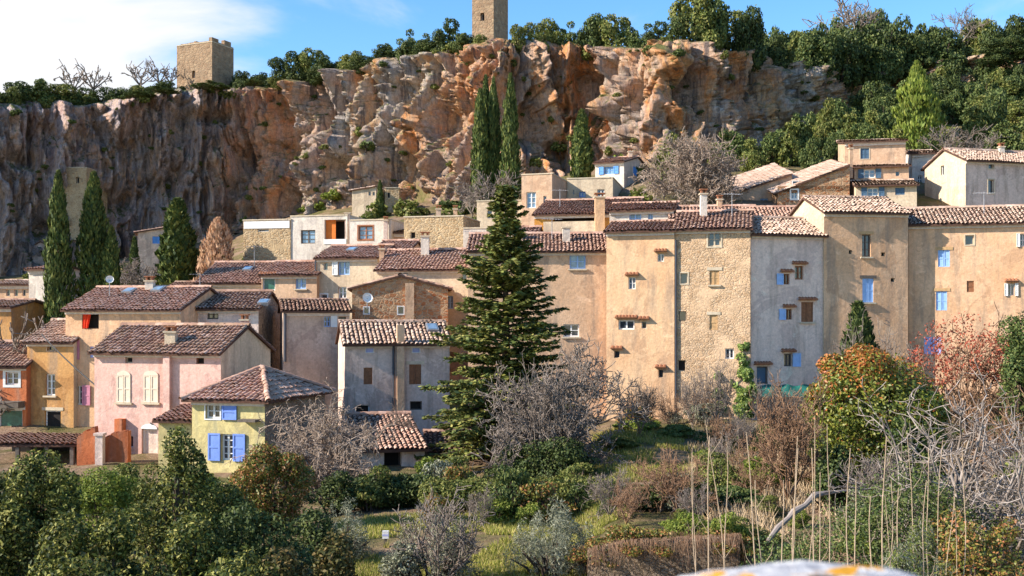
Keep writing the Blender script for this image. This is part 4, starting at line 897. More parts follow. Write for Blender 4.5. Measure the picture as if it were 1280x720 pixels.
# ---------------------------------------------------------------- plants
def leaves(c, nrm, ln, wd, rng, spread=0.9, up=0.0):
    """diamond leaf (two folded triangles' worth of quad) at each point, facing roughly nrm"""
    n = len(c); nn = nrm + rng.normal(0, spread, (n, 3)); nn[:, 2] += up; nn /= np.linalg.norm(nn, axis=1)[:, None] + 1e-9
    t = rng.normal(0, 1, (n, 3)); t -= (t * nn).sum(1)[:, None] * nn; t /= np.linalg.norm(t, axis=1)[:, None] + 1e-9
    s = np.cross(nn, t); ln = np.broadcast_to(ln, n)[:, None]; wd = np.broadcast_to(wd, n)[:, None]
    v = np.stack([c - t * ln * 0.5, c + s * wd * 0.5 + nn * wd * 0.18, c + t * ln * 0.5, c - s * wd * 0.5 + nn * wd * 0.18], 1).reshape(-1, 3)
    return v, np.arange(n * 4).reshape(-1, 4)
def lobed(rng, n, lobes, shell=0.45):
    """points near the surface of a set of ellipsoidal lobes [(cx,cy,cz,rx,ry,rz)], inner ones dropped"""
    lobes = np.array(lobes, float); wgt = (lobes[:, 3] * lobes[:, 5] + lobes[:, 3] * lobes[:, 4] + lobes[:, 4] * lobes[:, 5]); idx = rng.choice(len(lobes), n, p=wgt / wgt.sum())
    d = rng.normal(0, 1, (n, 3)); d /= np.linalg.norm(d, axis=1)[:, None]
    r = 1 - shell * rng.random(n) ** 1.6 + rng.normal(0, 0.05, n)
    L_ = lobes[idx]; c = L_[:, :3] + d * r[:, None] * L_[:, 3:]
    keep = np.ones(n, bool)
    for l in lobes: keep &= (((c - l[:3]) / l[3:]) ** 2).sum(1) > 0.30
    return c[keep], d[keep]
def bark_tube(mb, path, rad, sides=6): mb.tube(path, rad, sides)
def branch_segs(rng, H, n_main, spread, levels=4, trunk=0.25, r0=0.12, kids=(5, 4, 4), lens=(0.55, 0.5, 0.5), upw=0.25, droop=0.0, wob=0.25):
    """skeleton of a bare tree as tapering segments (p0,p1,r0,r1)"""
    segs = []
    def grow(p, d, L_, r, lev, nk, up_):
        n = 4; q = p.copy(); pts = [q.copy()]
        for i in range(n):
            d = d + rng.normal(0, wob, 3) * 0.5; d[2] += up_ * 0.25; d /= np.linalg.norm(d)
            q2 = q + d * L_ / n; segs.append((q, q2, r * (1 - 0.6 * i / n), r * (1 - 0.6 * (i + 1) / n), lev)); q = q2; pts.append(q.copy())
        if lev >= levels: return
        k = kids[min(lev, len(kids) - 1)]
        for j in range(k):
            f = 0.3 + 0.7 * (j + rng.random()) / k; i = min(int(f * n), n - 1); b0 = pts[i] + (pts[i + 1] - pts[i]) * (f * n - i)
            az = rng.normal(0, 1, 3); nd_ = d * 0.7 + az * spread * 0.6; nd_ /= np.linalg.norm(nd_)
            grow(b0, nd_, L_ * lens[min(lev, len(lens) - 1)] * rng.uniform(0.7, 1.25), r * 0.45, lev + 1, k, upw - droop * lev)
    for j in range(n_main):
        az = 2 * math.pi * (j + rng.random() * 0.6) / n_main; el = rng.uniform(0.5, 1.2) if n_main > 1 else 1.4
        d = np.array([math.cos(az) * math.cos(el) * spread, math.sin(az) * math.cos(el) * spread, math.sin(el)]); d /= np.linalg.norm(d)
        grow(np.array([0, 0, H * trunk]), d, H * 0.5, r0 * 0.7, 1, 0, upw)
    segs.insert(0, (np.array([0, 0, -0.3]), np.array([0, 0, H * trunk]), r0 * 1.25, r0 * 0.85, 0))
    return segs
def segs_mesh(segs, rmin, lev0, lev1, sides=3):
    s = [q for q in segs if lev0 <= q[4] <= lev1]
    p0 = np.array([q[0] for q in s]); p1 = np.array([q[1] for q in s]); r0 = np.maximum([q[2] for q in s], rmin); r1 = np.maximum([q[3] for q in s], rmin * 0.8)
    d = p1 - p0; d /= np.linalg.norm(d, axis=1)[:, None] + 1e-9; ref = np.where(np.abs(d[:, 2:3]) > 0.9, [[1.0, 0, 0]], [[0, 0, 1.0]])
    a = np.cross(d, ref); a /= np.linalg.norm(a, axis=1)[:, None]; b_ = np.cross(d, a); V = []
    for p_, r_ in ((p0, r0), (p1, r1)):
        for k in range(sides):
            t_ = 2 * math.pi * k / sides; V.append(p_ + (a * math.cos(t_) + b_ * math.sin(t_)) * r_[:, None])
    V = np.stack(V, 1); n = len(s)
    q = np.array([[k, (k + 1) % sides, sides + (k + 1) % sides, sides + k] for k in range(sides)])
    return V.reshape(-1, 3), (np.arange(n)[:, None, None] * (2 * sides) + q[None]).reshape(-1, 4)

G = lambda *st: [(i / (len(st) - 1), c) for i, c in enumerate(st)]
M['f_oak'] = island('holm_oak_leaves', G((0.030, 0.051, 0.018), (0.060, 0.095, 0.025), (0.114, 0.147, 0.038), (0.174, 0.191, 0.058)), 0.6, 0.15, 0.25)
M['f_oak2'] = island('olive_green_leaves', G((0.053, 0.077, 0.019), (0.119, 0.148, 0.030), (0.190, 0.202, 0.048), (0.262, 0.238, 0.071)), 0.6, 0.2, 0.25)
M['f_dark'] = island('dark_evergreen_leaves', G((0.020, 0.034, 0.012), (0.042, 0.066, 0.019), (0.078, 0.105, 0.028), (0.125, 0.145, 0.04)), 0.6, 0.15, 0.2)
M['f_cyp'] = island('cypress_scales', G((0.022, 0.039, 0.013), (0.051, 0.081, 0.019), (0.096, 0.124, 0.027), (0.170, 0.178, 0.043)), 0.7, 0.1, 0.6)
M['f_fir'] = island('fir_needles', G((0.048, 0.075, 0.030), (0.105, 0.143, 0.038), (0.202, 0.209, 0.048), (0.323, 0.284, 0.082)), 0.65, 0.12, 0.4)
M['f_bright'] = island('bright_green_leaves', G((0.071, 0.102, 0.019), (0.143, 0.194, 0.031), (0.224, 0.275, 0.041), (0.306, 0.316, 0.071)), 0.6, 0.3, 0.4)
M['f_laurel'] = island('laurel_leaves', G((0.018, 0.028, 0.009), (0.05, 0.07, 0.016), (0.15, 0.165, 0.03), (0.40, 0.36, 0.10)), 0.6, 0.2, 0.5, 0.2)  # darkest and brightest leaf tones put in shaded gaps and sunlit highlights
M['f_photinia'] = island('red_tipped_leaves', G((0.05, 0.07, 0.018), (0.13, 0.155, 0.03), (0.23, 0.22, 0.04), (0.36, 0.20, 0.06), (0.42, 0.15, 0.07)), 0.5, 0.25, 0.5, 0.3)
M['f_rtop'] = island('orange_red_young_leaves', G((0.25, 0.12, 0.03), (0.42, 0.16, 0.03), (0.50, 0.14, 0.04), (0.30, 0.20, 0.04)), 0.5, 0.25, 0.5, 0.4)
M['f_dome'] = island('glossy_yellow_green_leaves', G((0.053, 0.084, 0.014), (0.122, 0.158, 0.023), (0.218, 0.237, 0.032), (0.297, 0.277, 0.055)), 0.45, 0.25, 0.4, 0.4)
M['f_dusk'] = island('dusky_leaves', G((0.020, 0.024, 0.010), (0.055, 0.06, 0.016), (0.12, 0.105, 0.03), (0.24, 0.16, 0.06)), 0.6, 0.2, 0.5, 0.2)
M['f_olive'] = island('silvery_leaves', G((0.10, 0.115, 0.065), (0.19, 0.20, 0.125), (0.28, 0.285, 0.19), (0.38, 0.37, 0.27)), 0.6, 0.2, 0.5)
M['f_rust'] = island('dry_rust_leaves', G((0.36, 0.20, 0.11), (0.52, 0.31, 0.18), (0.62, 0.41, 0.26), (0.48, 0.24, 0.13)), 0.7, 0.25, 0.5)
M['f_red'] = island('red_buds', G((0.26, 0.06, 0.04), (0.40, 0.09, 0.05), (0.48, 0.16, 0.09), (0.28, 0.09, 0.06)), 0.7, 0.2, 0.5)
M['f_ivy'] = island('ivy_leaves', G((0.055, 0.088, 0.017), (0.121, 0.187, 0.033), (0.220, 0.297, 0.055), (0.330, 0.363, 0.099)), 0.5, 0.2, 0.6, 0.4)
M['f_grass'] = island('grass_blades', G((0.133, 0.150, 0.030), (0.254, 0.284, 0.045), (0.463, 0.417, 0.105), (0.597, 0.463, 0.224)), 0.7, 0.35, 0.35)
M['bark'] = simple('grey_bark', (0.20, 0.155, 0.12), 0.95, 0.35, 0.1, 6)
M['bark_dark'] = simple('dark_bark', (0.085, 0.062, 0.048), 0.95, 0.35, 0.1, 6)
M['twig_pink'] = island('mauve_twigs', G((0.195, 0.128, 0.105), (0.360, 0.247, 0.203), (0.510, 0.360, 0.292)), 0.9)
M['twig_pale'] = island('pale_twigs', G((0.160, 0.124, 0.100), (0.264, 0.216, 0.184), (0.384, 0.328, 0.288)), 0.85)
M['twig_brown'] = island('brown_twigs', G((0.128, 0.072, 0.040), (0.240, 0.136, 0.080), (0.336, 0.208, 0.128)), 0.9)
M['twig_grey'] = island('grey_twigs', G((0.122, 0.094, 0.076), (0.202, 0.162, 0.133), (0.288, 0.238, 0.202)), 0.9)
M['twig_weep'] = island('buff_twigs', G((0.17, 0.12, 0.09), (0.30, 0.225, 0.17), (0.44, 0.345, 0.275)), 0.9)
M['straw'] = island('dry_straw', G((0.28, 0.19, 0.10), (0.44, 0.32, 0.19), (0.56, 0.43, 0.28)), 0.9)
M['cane'] = simple('dry_cane', (0.42, 0.31, 0.21), 0.9, 0.3, 0.1, 5)

PROTO = {}
def proto(key, maker):
    if key not in PROTO: PROTO[key] = maker()
    return PROTO[key]
def place(meshes, name, label, cat, loc, sc, rz=0.0, group=None, names=('trunk', 'crown')):
    r = thing(name, label, cat, loc, group); r.scale = sc if hasattr(sc, '__len__') else (sc, sc, sc); r.rotation_euler = (0, 0, rz)
    for nm, me in zip(names, meshes):
        if me: link(nm, me, r)
    return r
def oak_mesh(seed, mat, n=4200, leaf=0.115, flat=1.45, nl=16, trunk_h=0.12):
    rng = np.random.default_rng(seed); lob = []
    for i in range(nl):
        a = rng.uniform(0, 2 * math.pi); rr = 0.72 * math.sqrt(rng.random()); zz = trunk_h + flat * rng.uniform(0.05, 1.0); f = 1 - 0.55 * max(0, (zz - trunk_h - 0.45 * flat) / flat)
        s = rng.uniform(0.2, 0.42); lob.append((math.cos(a) * rr * f, math.sin(a) * rr * f, zz, s * 1.1, s * 1.1, s * 0.85))
    lob.append((0, 0, trunk_h + 0.32 * flat, 0.6, 0.6, 0.34 * flat + 0.1))
    c, d = lobed(rng, n, lob, 0.5); keep = fbm(c * 4.2 + seed, 2, seed) > 0.40; c, d = c[keep], d[keep]
    v, f = leaves(c, d, rng.uniform(0.7, 1.35, len(c)) * leaf * 1.25, rng.uniform(0.7, 1.3, len(c)) * leaf, rng, 0.7)
    mb = MB(); mb.tube([(0, 0, -0.35), (0.03, 0, trunk_h * 0.5), (0.0, 0.04, trunk_h + 0.15)], [0.075, 0.06, 0.045], 6)
    for l in lob[:6]: mb.tube([(0, 0.02, trunk_h * 0.8), (l[0] * 0.5, l[1] * 0.5, (trunk_h * 0.8 + l[2]) / 2 + 0.05), l[:3]], [0.035, 0.025, 0.01], 4)
    return [mesh('trunk', mb.v, mb.f, M['bark_dark']), mesh('crown', v, f, M[mat])]
def cypress_mesh(seed, n=5200, wr=0.11, mat='f_cyp', leaf=0.034, taper=0.8):
    rng = np.random.default_rng(seed); h = rng.random(n) ** 0.85; az = rng.uniform(0, 2 * math.pi, n)
    prof = wr * np.minimum(1, (h + 0.02) / 0.10) ** 0.5 * (1 - h ** 2.4) ** taper + 0.006
    q = np.stack([np.cos(az) * 1.3, np.sin(az) * 1.3, h * 9], 1); prof *= 0.35 + 1.25 * fbm(q * (1, 1, 1.6) + seed * 3.1, 4, seed)
    r = prof * (1 - 0.45 * rng.random(n) ** 2); c = np.stack([np.cos(az) * r, np.sin(az) * r, 0.03 + h * 0.97], 1)
    nn = np.stack([np.cos(az), np.sin(az), 0.35 + 0 * az], 1)
    t = np.stack([np.cos(az) * 0.25, np.sin(az) * 0.25, 1 + 0 * az], 1) + rng.normal(0, 0.28, (n, 3)); t /= np.linalg.norm(t, axis=1)[:, None]
    nn += rng.normal(0, 0.5, (n, 3)); s = np.cross(nn, t); s /= np.linalg.norm(s, axis=1)[:, None]
    ln = (leaf * rng.uniform(0.7, 1.5, n))[:, None]; wd = ln * 0.42
    v = np.stack([c - t * ln * 0.5, c + s * wd * 0.5, c + t * ln * 0.6, c - s * wd * 0.5], 1).reshape(-1, 3)
    mb = MB(); mb.tube([(0, 0, -0.05), (0, 0, 0.3), (0, 0, 0.9)], [0.014, 0.011, 0.003], 6)
    return [mesh('trunk', mb.v, mb.f, M['bark_dark']), mesh('crown', v, np.arange(4 * n).reshape(-1, 4), M[mat])]
def bare_mesh(seed, mat='twig_pink', bark='bark', rmin=0.008, **kw):
    rng = np.random.default_rng(seed); lev = kw.get('levels', 4); s = branch_segs(rng, 1.0, **kw)
    v0, f0 = segs_mesh(s, rmin * 1.6, 0, 0, 8); va, fa = segs_mesh(s, rmin * 1.4, 1, 1, 6)
    vb, fb = segs_mesh(s, rmin, 2, lev, 3); v1 = np.concatenate([va, vb]); f1 = np.concatenate([fa, fb + len(va)])
    return [mesh('trunk', v0, f0, M[bark], True), mesh('branches', v1, f1, M[mat])]
BN = ('trunk', 'branches')
def shrub_mesh(seed, lobes, n, leaf, mat, wd=0.55, up=0.2, gap=0.36, shell=0.5, stems='bark_dark', spread=0.8, gs=1.6, mat2=None, cut2=None):
    """metric shrub: lobes in metres about its foot"""
    rng = np.random.default_rng(seed); c, d = lobed(rng, n, lobes, shell); keep = (fbm(c * gs + seed, 3, seed) > gap) & (c[:, 2] > -0.1); c, d = c[keep], d[keep]
    out = []
    mb = MB()
    for l in lobes: mb.tube([(l[0] * 0.25, l[1] * 0.25, -0.3), (l[0] * 0.6, l[1] * 0.6, l[2] * 0.5), l[:3]], [0.05, 0.035, 0.012], 5)
    out.append(mesh('stems', mb.v, mb.f, M[stems]))
    if mat2:
        k = cut2(c, d, rng); v, f = leaves(c[~k], d[~k], leaf * rng.uniform(0.7, 1.4, (~k).sum()), leaf * wd * rng.uniform(0.8, 1.2, (~k).sum()), rng, spread, up)
        out.append(mesh('foliage', v, f, M[mat])); v, f = leaves(c[k], d[k], leaf * rng.uniform(0.7, 1.4, k.sum()), leaf * wd * rng.uniform(0.8, 1.2, k.sum()), rng, spread, up); out.append(mesh('young_foliage', v, f, M[mat2]))
    else:
        v, f = leaves(c, d, leaf * rng.uniform(0.7, 1.4, len(c)), leaf * wd * rng.uniform(0.8, 1.2, len(c)), rng, spread, up); out.append(mesh('foliage', v, f, M[mat]))
    return out
SN = ('stems', 'foliage', 'young_foliage')
def auto_lobes(seed, w_, h_, d_, n=9):
    r = random.Random(seed); out = [(0, 0, h_ * 0.42, w_ * 0.30, d_ * 0.30, h_ * 0.38)]
    for i in range(int(n * 1.8)):
        a = r.uniform(0, 6.283); q = math.sqrt(r.random()) * 0.8; z = r.uniform(0.18, 0.9); f = 1 - 0.6 * max(0, z - 0.45) / 0.45; s = r.uniform(0.09, 0.24)
        out.append((math.cos(a) * q * f * w_ * 0.5, math.sin(a) * q * f * d_ * 0.5, z * h_, s * w_ * 0.75, s * d_ * 0.75, s * h_ * 0.75))
    return out
rnd = random.Random(11)
# ---- cliff-top and hillside trees
def oak(px_, ytop, wpx, D, z, label, group, kind=None, dark=False):
    kind = rnd.randrange(4) if kind is None else kind; key = ('oakd' if dark else 'oak') + str(kind)
    me = proto(key, lambda: oak_mesh(40 + kind + (20 if dark else 0), 'f_dark' if dark else ('f_oak' if kind % 2 == 0 else 'f_oak2'), 8500, 0.075))
    look = 'dark' if dark else ('deep green' if kind % 2 == 0 else 'yellow-green'); label = look + ' ' + label; group = look + ' ' + group
    r = wpx / F * D / 2 / 0.95; h = max((HY - ytop) / F * D - z, 0.8)
    return place(me, 'holm_oak', label, 'tree', (K(px_) * D, D, z), (r, r, h / 1.92), rnd.uniform(0, 6.28), group)
G1 = 'evergreen oaks along the cliff edge'; G2 = 'evergreen trees in the dense hillside grove'
def top_tree(px_, ytop, wpx, back=1.5, **k):
    D_ = float(cint(px_, C_D) + cint(px_, C_LEAN)) + back; z = float(cliff_top_z(px_)) - 1.2
    plc = 'left of the squat tower' if px_ < 220 else ('between the squat and the tall tower' if px_ < 600 else 'right of the tall tower')
    return oak(px_, ytop, wpx, D_, z, 'evergreen oak rooted on the cliff edge ' + plc, G1 + ' ' + plc, **k)
for a in [(-25, 100, 60), (12, 100, 50), (28, 96, 46), (52, 90, 56), (75, 100, 50), (98, 108, 44), (118, 112, 30), (140, 108, 40), (165, 106, 44), (182, 103, 36), (150, 118, 36), (208, 102, 30), (300, 90, 26), (328, 88, 36), (347, 70, 34), (372, 58, 44), (392, 54, 40),
          (408, 66, 34), (430, 64, 36), (452, 62, 34), (473, 70, 30), (492, 42, 40), (512, 32, 44), (541, 36, 36), (556, 22, 40), (577, 36, 38), (600, 40, 30), (648, 26, 30), (668, 22, 34), (688, 18, 44), (708, 22, 42), (728, 34, 34),
          (748, 12, 50), (772, 10, 54), (800, 22, 44), (818, 26, 40), (845, 16, 40), (866, -20, 66), (890, -12, 58), (912, 4, 56)]: top_tree(*a, back=rnd.uniform(0.5, 3), dark=rnd.random() < 0.3)
for i, (a, b_, c) in enumerate([(270, 100, 40), (252, 108, 30), (318, 96, 30), (205, 112, 44), (175, 114, 44)]): top_tree(a, b_, c, back=-2.5)
for i in range(74):      # scrub closing the cliff edge
    px_ = -25 + 640 * (i + rnd.random()) / 74
    if 222 < px_ < 292 or 588 < px_ < 636: continue
    D_ = float(cint(px_, C_D) + cint(px_, C_LEAN)) + rnd.uniform(0.5, 4); z = edge_z(px_) - 0.9; yb = HY - F * (z + 0.9) / D_
    oak(px_, yb - rnd.uniform(8, 20), rnd.uniform(22, 40), D_, z, 'low scrub oak lining the cliff edge', 'scrub oaks lining the cliff edge', dark=rnd.random() < 0.6)
for i in range(46):      # dark grove closing the sky line on the right
    pxx = 925 + 390 * (i + rnd.random()) / 46; dd_ = rnd.uniform(-3, 9); Dx = float(cint(pxx, C_D) + cint(pxx, C_LEAN)) + dd_
    yt = np.interp(pxx, [920, 950, 985, 1030, 1060, 1100, 1140, 1180, 1215, 1250, 1290], [4, 14, 22, 22, 18, 8, 10, 20, 22, 14, 20]) + rnd.uniform(-4, 24)
    oak(pxx, yt, rnd.uniform(40, 64), Dx, float(cliff_top_z(pxx)) - 2.5, 'evergreen tree in the grove filling the skyline above the right-hand houses', G2 + ' on the skyline', dark=rnd.random() < 0.6)
for px_, yt in ((1245, 50), (1262, 44), (1280, 52), (1235, 66), (1270, 70), (1295, 60)):
    D_ = float(cint(px_, C_D)) - 5; z = edge_z(px_) - 3.5; oak(px_, yt, 46, D_, z, 'evergreen tree in the grove filling the skyline above the right-hand houses', G2 + ' on the skyline', dark=True)
for i in range(54):      # slope below the grove
    pxx = 1035 + 270 * rnd.random(); f_ = rnd.random(); Db = float(cint(pxx, C_D)); D_ = Db - 2 - 20 * f_; z = gz(K(pxx) * D_, D_)
    yb = HY - F * z / D_; oak(pxx, yb - rnd.uniform(38, 64), rnd.uniform(34, 58), D_, z - 0.4, 'evergreen tree on the slope between the skyline grove and the right-hand houses', G2 + ' on the slope', dark=rnd.random() < 0.5 and f_ < 0.6)
for i, (px_, yt, wpx, D_) in enumerate([(832, 158, 44, 98), (918, 150, 50, 100), (945, 165, 40, 96), (965, 150, 44, 100), (985, 140, 46, 99), (1005, 128, 46, 101), (1028, 112, 44, 103), (1042, 150, 36, 95), (1060, 130, 44, 100), (1080, 140, 40, 97), (1098, 128, 44, 101), (1240, 95, 44, 100), (1225, 120, 44, 98),
                                        (1015, 160, 30, 93), (895, 170, 34, 97), (870, 172, 40, 103), (1190, 150, 46, 94), (1260, 140, 56, 93), (1290, 120, 50, 96), (1165, 158, 44, 92), (1130, 150, 40, 93)]):
    z = gz(K(px_) * D_, D_); me = proto('lit' + str(i % 2), lambda: oak_mesh(70 + i, 'f_oak2' if i % 2 == 0 else 'f_oak', 8000, 0.075))
    r = wpx / F * D_ / 2 / 0.95; place(me, 'oak_bush', 'sunlit yellow-green bushy tree at the cliff foot above the right-hand houses', 'tree', (K(px_) * D_, D_, z - 0.3), (r, r, max(1.0, ((HY - yt) / F * D_ - z)) / 1.9), rnd.uniform(0, 6), 'sunlit bushes at the cliff foot')
# bright green conifer
D_ = 97; z = gz(K(1146) * D_, D_); hgt = (HY - 76) / F * D_ - z
place(cypress_mesh(91, 6500, 0.30, 'f_bright', 0.05, 1.1), 'conifer', 'bright yellow-green cone-shaped conifer on the right hillside', 'tree', (K(1146) * D_, D_, z - 0.2), (hgt * 0.92, hgt * 0.92, hgt))
# cypresses
CY = [(73, 215, 33, 72, 'tall slender cypress beside the narrow cream house', 0.13), (117, 217, 39, 73, 'broad dark cypress in the middle of the left-hand trio', 0.2), (139, 285, 24, 72.5, 'short cypress at the right of the left-hand trio', 0.13),
      (222, 250, 46, 80, 'wide leaning dark cypress above the red-curtain house', 0.26), (168, 297, 14, 86, 'thin young cypress left of the small blue-window house', 0.1),
      (600, 112, 24, 99, 'sunlit cypress, left one of the cluster under the tall tower', 0.075), (607, 96, 21, 100.5, 'tallest cypress in the centre of the cluster under the tall tower', 0.075), (617, 98, 20, 99.5, 'dark cypress at the right of the close-set cluster below the tall tower', 0.075),
      (638, 94, 24, 98, 'single slender cypress standing just right of the cypress cluster', 0.085), (727, 139, 26, 98, 'cypress beside the cream flat-roofed house', 0.13), (475, 226, 10, 109, 'tiny cypress next to the ruined hut', 0.1)]
for i, (px_, yt, wpx, D_, lab, wr) in enumerate(CY):
    x = K(px_) * D_; z = gz(x, D_) - 0.3; H_ = (HY - yt) / F * D_ - z; wm = wpx / F * D_
    place(proto('cyp%d' % i, lambda: cypress_mesh(100 + i, 6000, 0.1, 'f_cyp', 0.03 if H_ > 10 else 0.045)), 'cypress', lab, 'tree', (x, D_, z), (wm / 0.2, wm / 0.2, H_), rnd.uniform(0, 6))
# rust-coloured dry conifer
D_ = 79; x = K(273) * D_; z = gz(x, D_) - 0.2; H_ = (HY - 274) / F * D_ - z
place(cypress_mesh(130, 2600, 0.27, 'f_rust', 0.055, 0.8), 'dry_conifer', 'rust-coloured dry cone-shaped tree beside the modern white house', 'tree', (x, D_, z), (H_, H_, H_))
# bare round tree above the golden house
D_ = 80; x = K(870) * D_; z = gz(x, D_) - 0.2; H_ = (HY - 164) / F * D_ - z
place(bare_mesh(140, 'twig_weep', 'bark', 0.0042, n_main=11, spread=1.2, levels=5, trunk=0.12, r0=0.022, kids=(7, 6, 5, 4), lens=(0.62, 0.6, 0.6, 0.6), upw=0.06, wob=0.3), 'bare_tree', 'large round bare tree with dense mauve twigs above the golden house', 'tree', (x, D_, z), (H_ * 0.98, H_ * 0.98, H_ * 1.1), 0, None, BN)
bt = proto('bare_a', lambda: bare_mesh(141, 'twig_grey', 'bark', 0.006, n_main=5, spread=0.9, levels=4, trunk=0.2, r0=0.025, kids=(5, 5, 4), lens=(0.6, 0.6, 0.6), upw=0.3))
for px_, yt, D_, sc, lab in [(1060, -12, 133, 1.3, 'large leafless tree rising above the skyline grove'), (1200, 4, 136, 1.0, 'smaller leafless tree above the right end of the grove'), (1185, 150, 90, 1.6, 'bare scrub tree behind the grey-tan gabled house'), (1225, 158, 90, 1.4, 'wide bare thicket above the grey-tan gabled house'),
                             (620, 205, 92, 1.3, 'bare shrub at the foot of the cypress cluster'), (590, 222, 96, 1.0, 'low bare bush left of the cypress cluster'), (20, 375, 62, 1.3, 'bare plane tree beside the far-left amber house'), (155, 315, 84, 1.5, 'bare bush between the cypress trio and small shaded house'), (180, 322, 82, 1.5, 'spreading bare bush below the small shaded house'), (185, 92, 130, 1, 'leafless tree left of the squat tower'),
                             (830, 215, 84, 1.2, 'leafless shrub left of the large round bare tree')]:
    x = K(px_) * D_; z = (gz(x, D_) if D_ < 115 else float(cliff_top_z(px_)) + 2) - 0.3; H_ = max(1.5, (HY - yt) / F * D_ - z); place(bt, 'bare_tree', lab, 'tree', (x, D_, z), (H_ * sc * 0.8, H_ * sc * 0.8, H_ * 0.9), rnd.uniform(0, 6), None, BN)
# small pollard trees on the left cliff top
pm = proto('pollard', lambda: bare_mesh(142, 'twig_grey', 'bark', 0.012, n_main=5, spread=1.1, levels=3, trunk=0.5, r0=0.035, kids=(4, 4), lens=(0.4, 0.5), upw=0.3))
for px_, yt in ((92, 90), (117, 88), (175, 84), (199, 84), (213, 86)):
    D_ = float(cint(px_, C_D)) + 4; z = float(cliff_top_z(px_)) - 0.5; H_ = (HY - yt) / F * D_ - z; place(pm, 'pollard_tree', 'small leafless umbrella-shaped tree on the skyline left of the squat tower', 'tree', (K(px_) * D_, D_, z), H_, rnd.uniform(0, 6), 'small bare trees left of the squat tower', BN)
# tufts growing on the rock
tm = [proto('tuft%d' % i, lambda: oak_mesh(160 + i, ('f_oak', 'f_oak2', 'f_bright')[i], 900, 0.17, 0.8, 6, 0.1)) for i in range(3)]
tp = [(432, 172, 22), (450, 168, 26), (458, 182, 30), (405, 185, 14), (545, 108, 14), (585, 80, 20), (640, 78, 18), (770, 120, 12), (395, 120, 12), (690, 150, 16), (700, 185, 30), (670, 205, 26), (715, 172, 26), (760, 190, 20), (560, 60, 24), (480, 80, 18), (350, 130, 10), (285, 120, 22), (265, 112, 26),
      (180, 125, 22), (210, 118, 16), (60, 130, 26), (110, 128, 26), (20, 140, 20), (735, 70, 30), (810, 62, 26), (790, 66, 20), (850, 66, 24), (690, 52, 30), (905, 70, 18), (960, 95, 22), (655, 100, 12), (140, 210, 9), (330, 235, 12), (375, 205, 14), (415, 245, 30), (398, 258, 26), (380, 262, 20), (500, 258, 24), (455, 255, 20), (530, 262, 22), (340, 268, 14), (306, 276, 18)]
for i, (px_, py_, wpx) in enumerate(tp):
    c = on_cliff(px_, py_); s = wpx / F * c[1] / 2; k = 2 if px_ in (415, 398, 380, 306, 432) else rnd.randrange(2)
    place(tm[k], 'cliff_shrub', 'green shrub growing from a ledge of the rock face', 'shrub', (c[0], c[1] - 0.1, c[2] - 0.35 * s), (s, s, s * 0.9), rnd.uniform(0, 6), 'shrubs growing on the rock face')
for i in range(110):
    px_ = rnd.uniform(-20, 1050); t_ = rnd.random(); py_ = float(cint(px_, C_TOP)) * (1 - t_) + float(cint(px_, C_BASE)) * t_; c = on_cliff(px_, py_); s = rnd.uniform(5, 16) / F * c[1] / 2
    place(tm[rnd.randrange(2)], 'cliff_shrub', 'green shrub growing from a ledge of the rock face', 'shrub', (c[0], c[1] - 0.1, c[2] - 0.35 * s), (s, s, s * 0.8), rnd.uniform(0, 6), 'shrubs growing on the rock face')
# bushes among the upper houses
for i in range(60):
    px_ = rnd.uniform(-20, 860); D_ = float(np.interp(rnd.random(), [0, 1], [84, 112])); x = K(px_) * D_; z = gz(x, D_); s = rnd.uniform(0.7, 1.7)
    place(tm[rnd.randrange(3) if rnd.random() < 0.4 else rnd.randrange(2)], 'hillside_bush', 'low bush on the slope between the upper houses and the cliff', 'shrub', (x, D_, z - 0.2), (s * 1.2, s * 1.2, s), rnd.uniform(0, 6), 'bushes below the cliff')

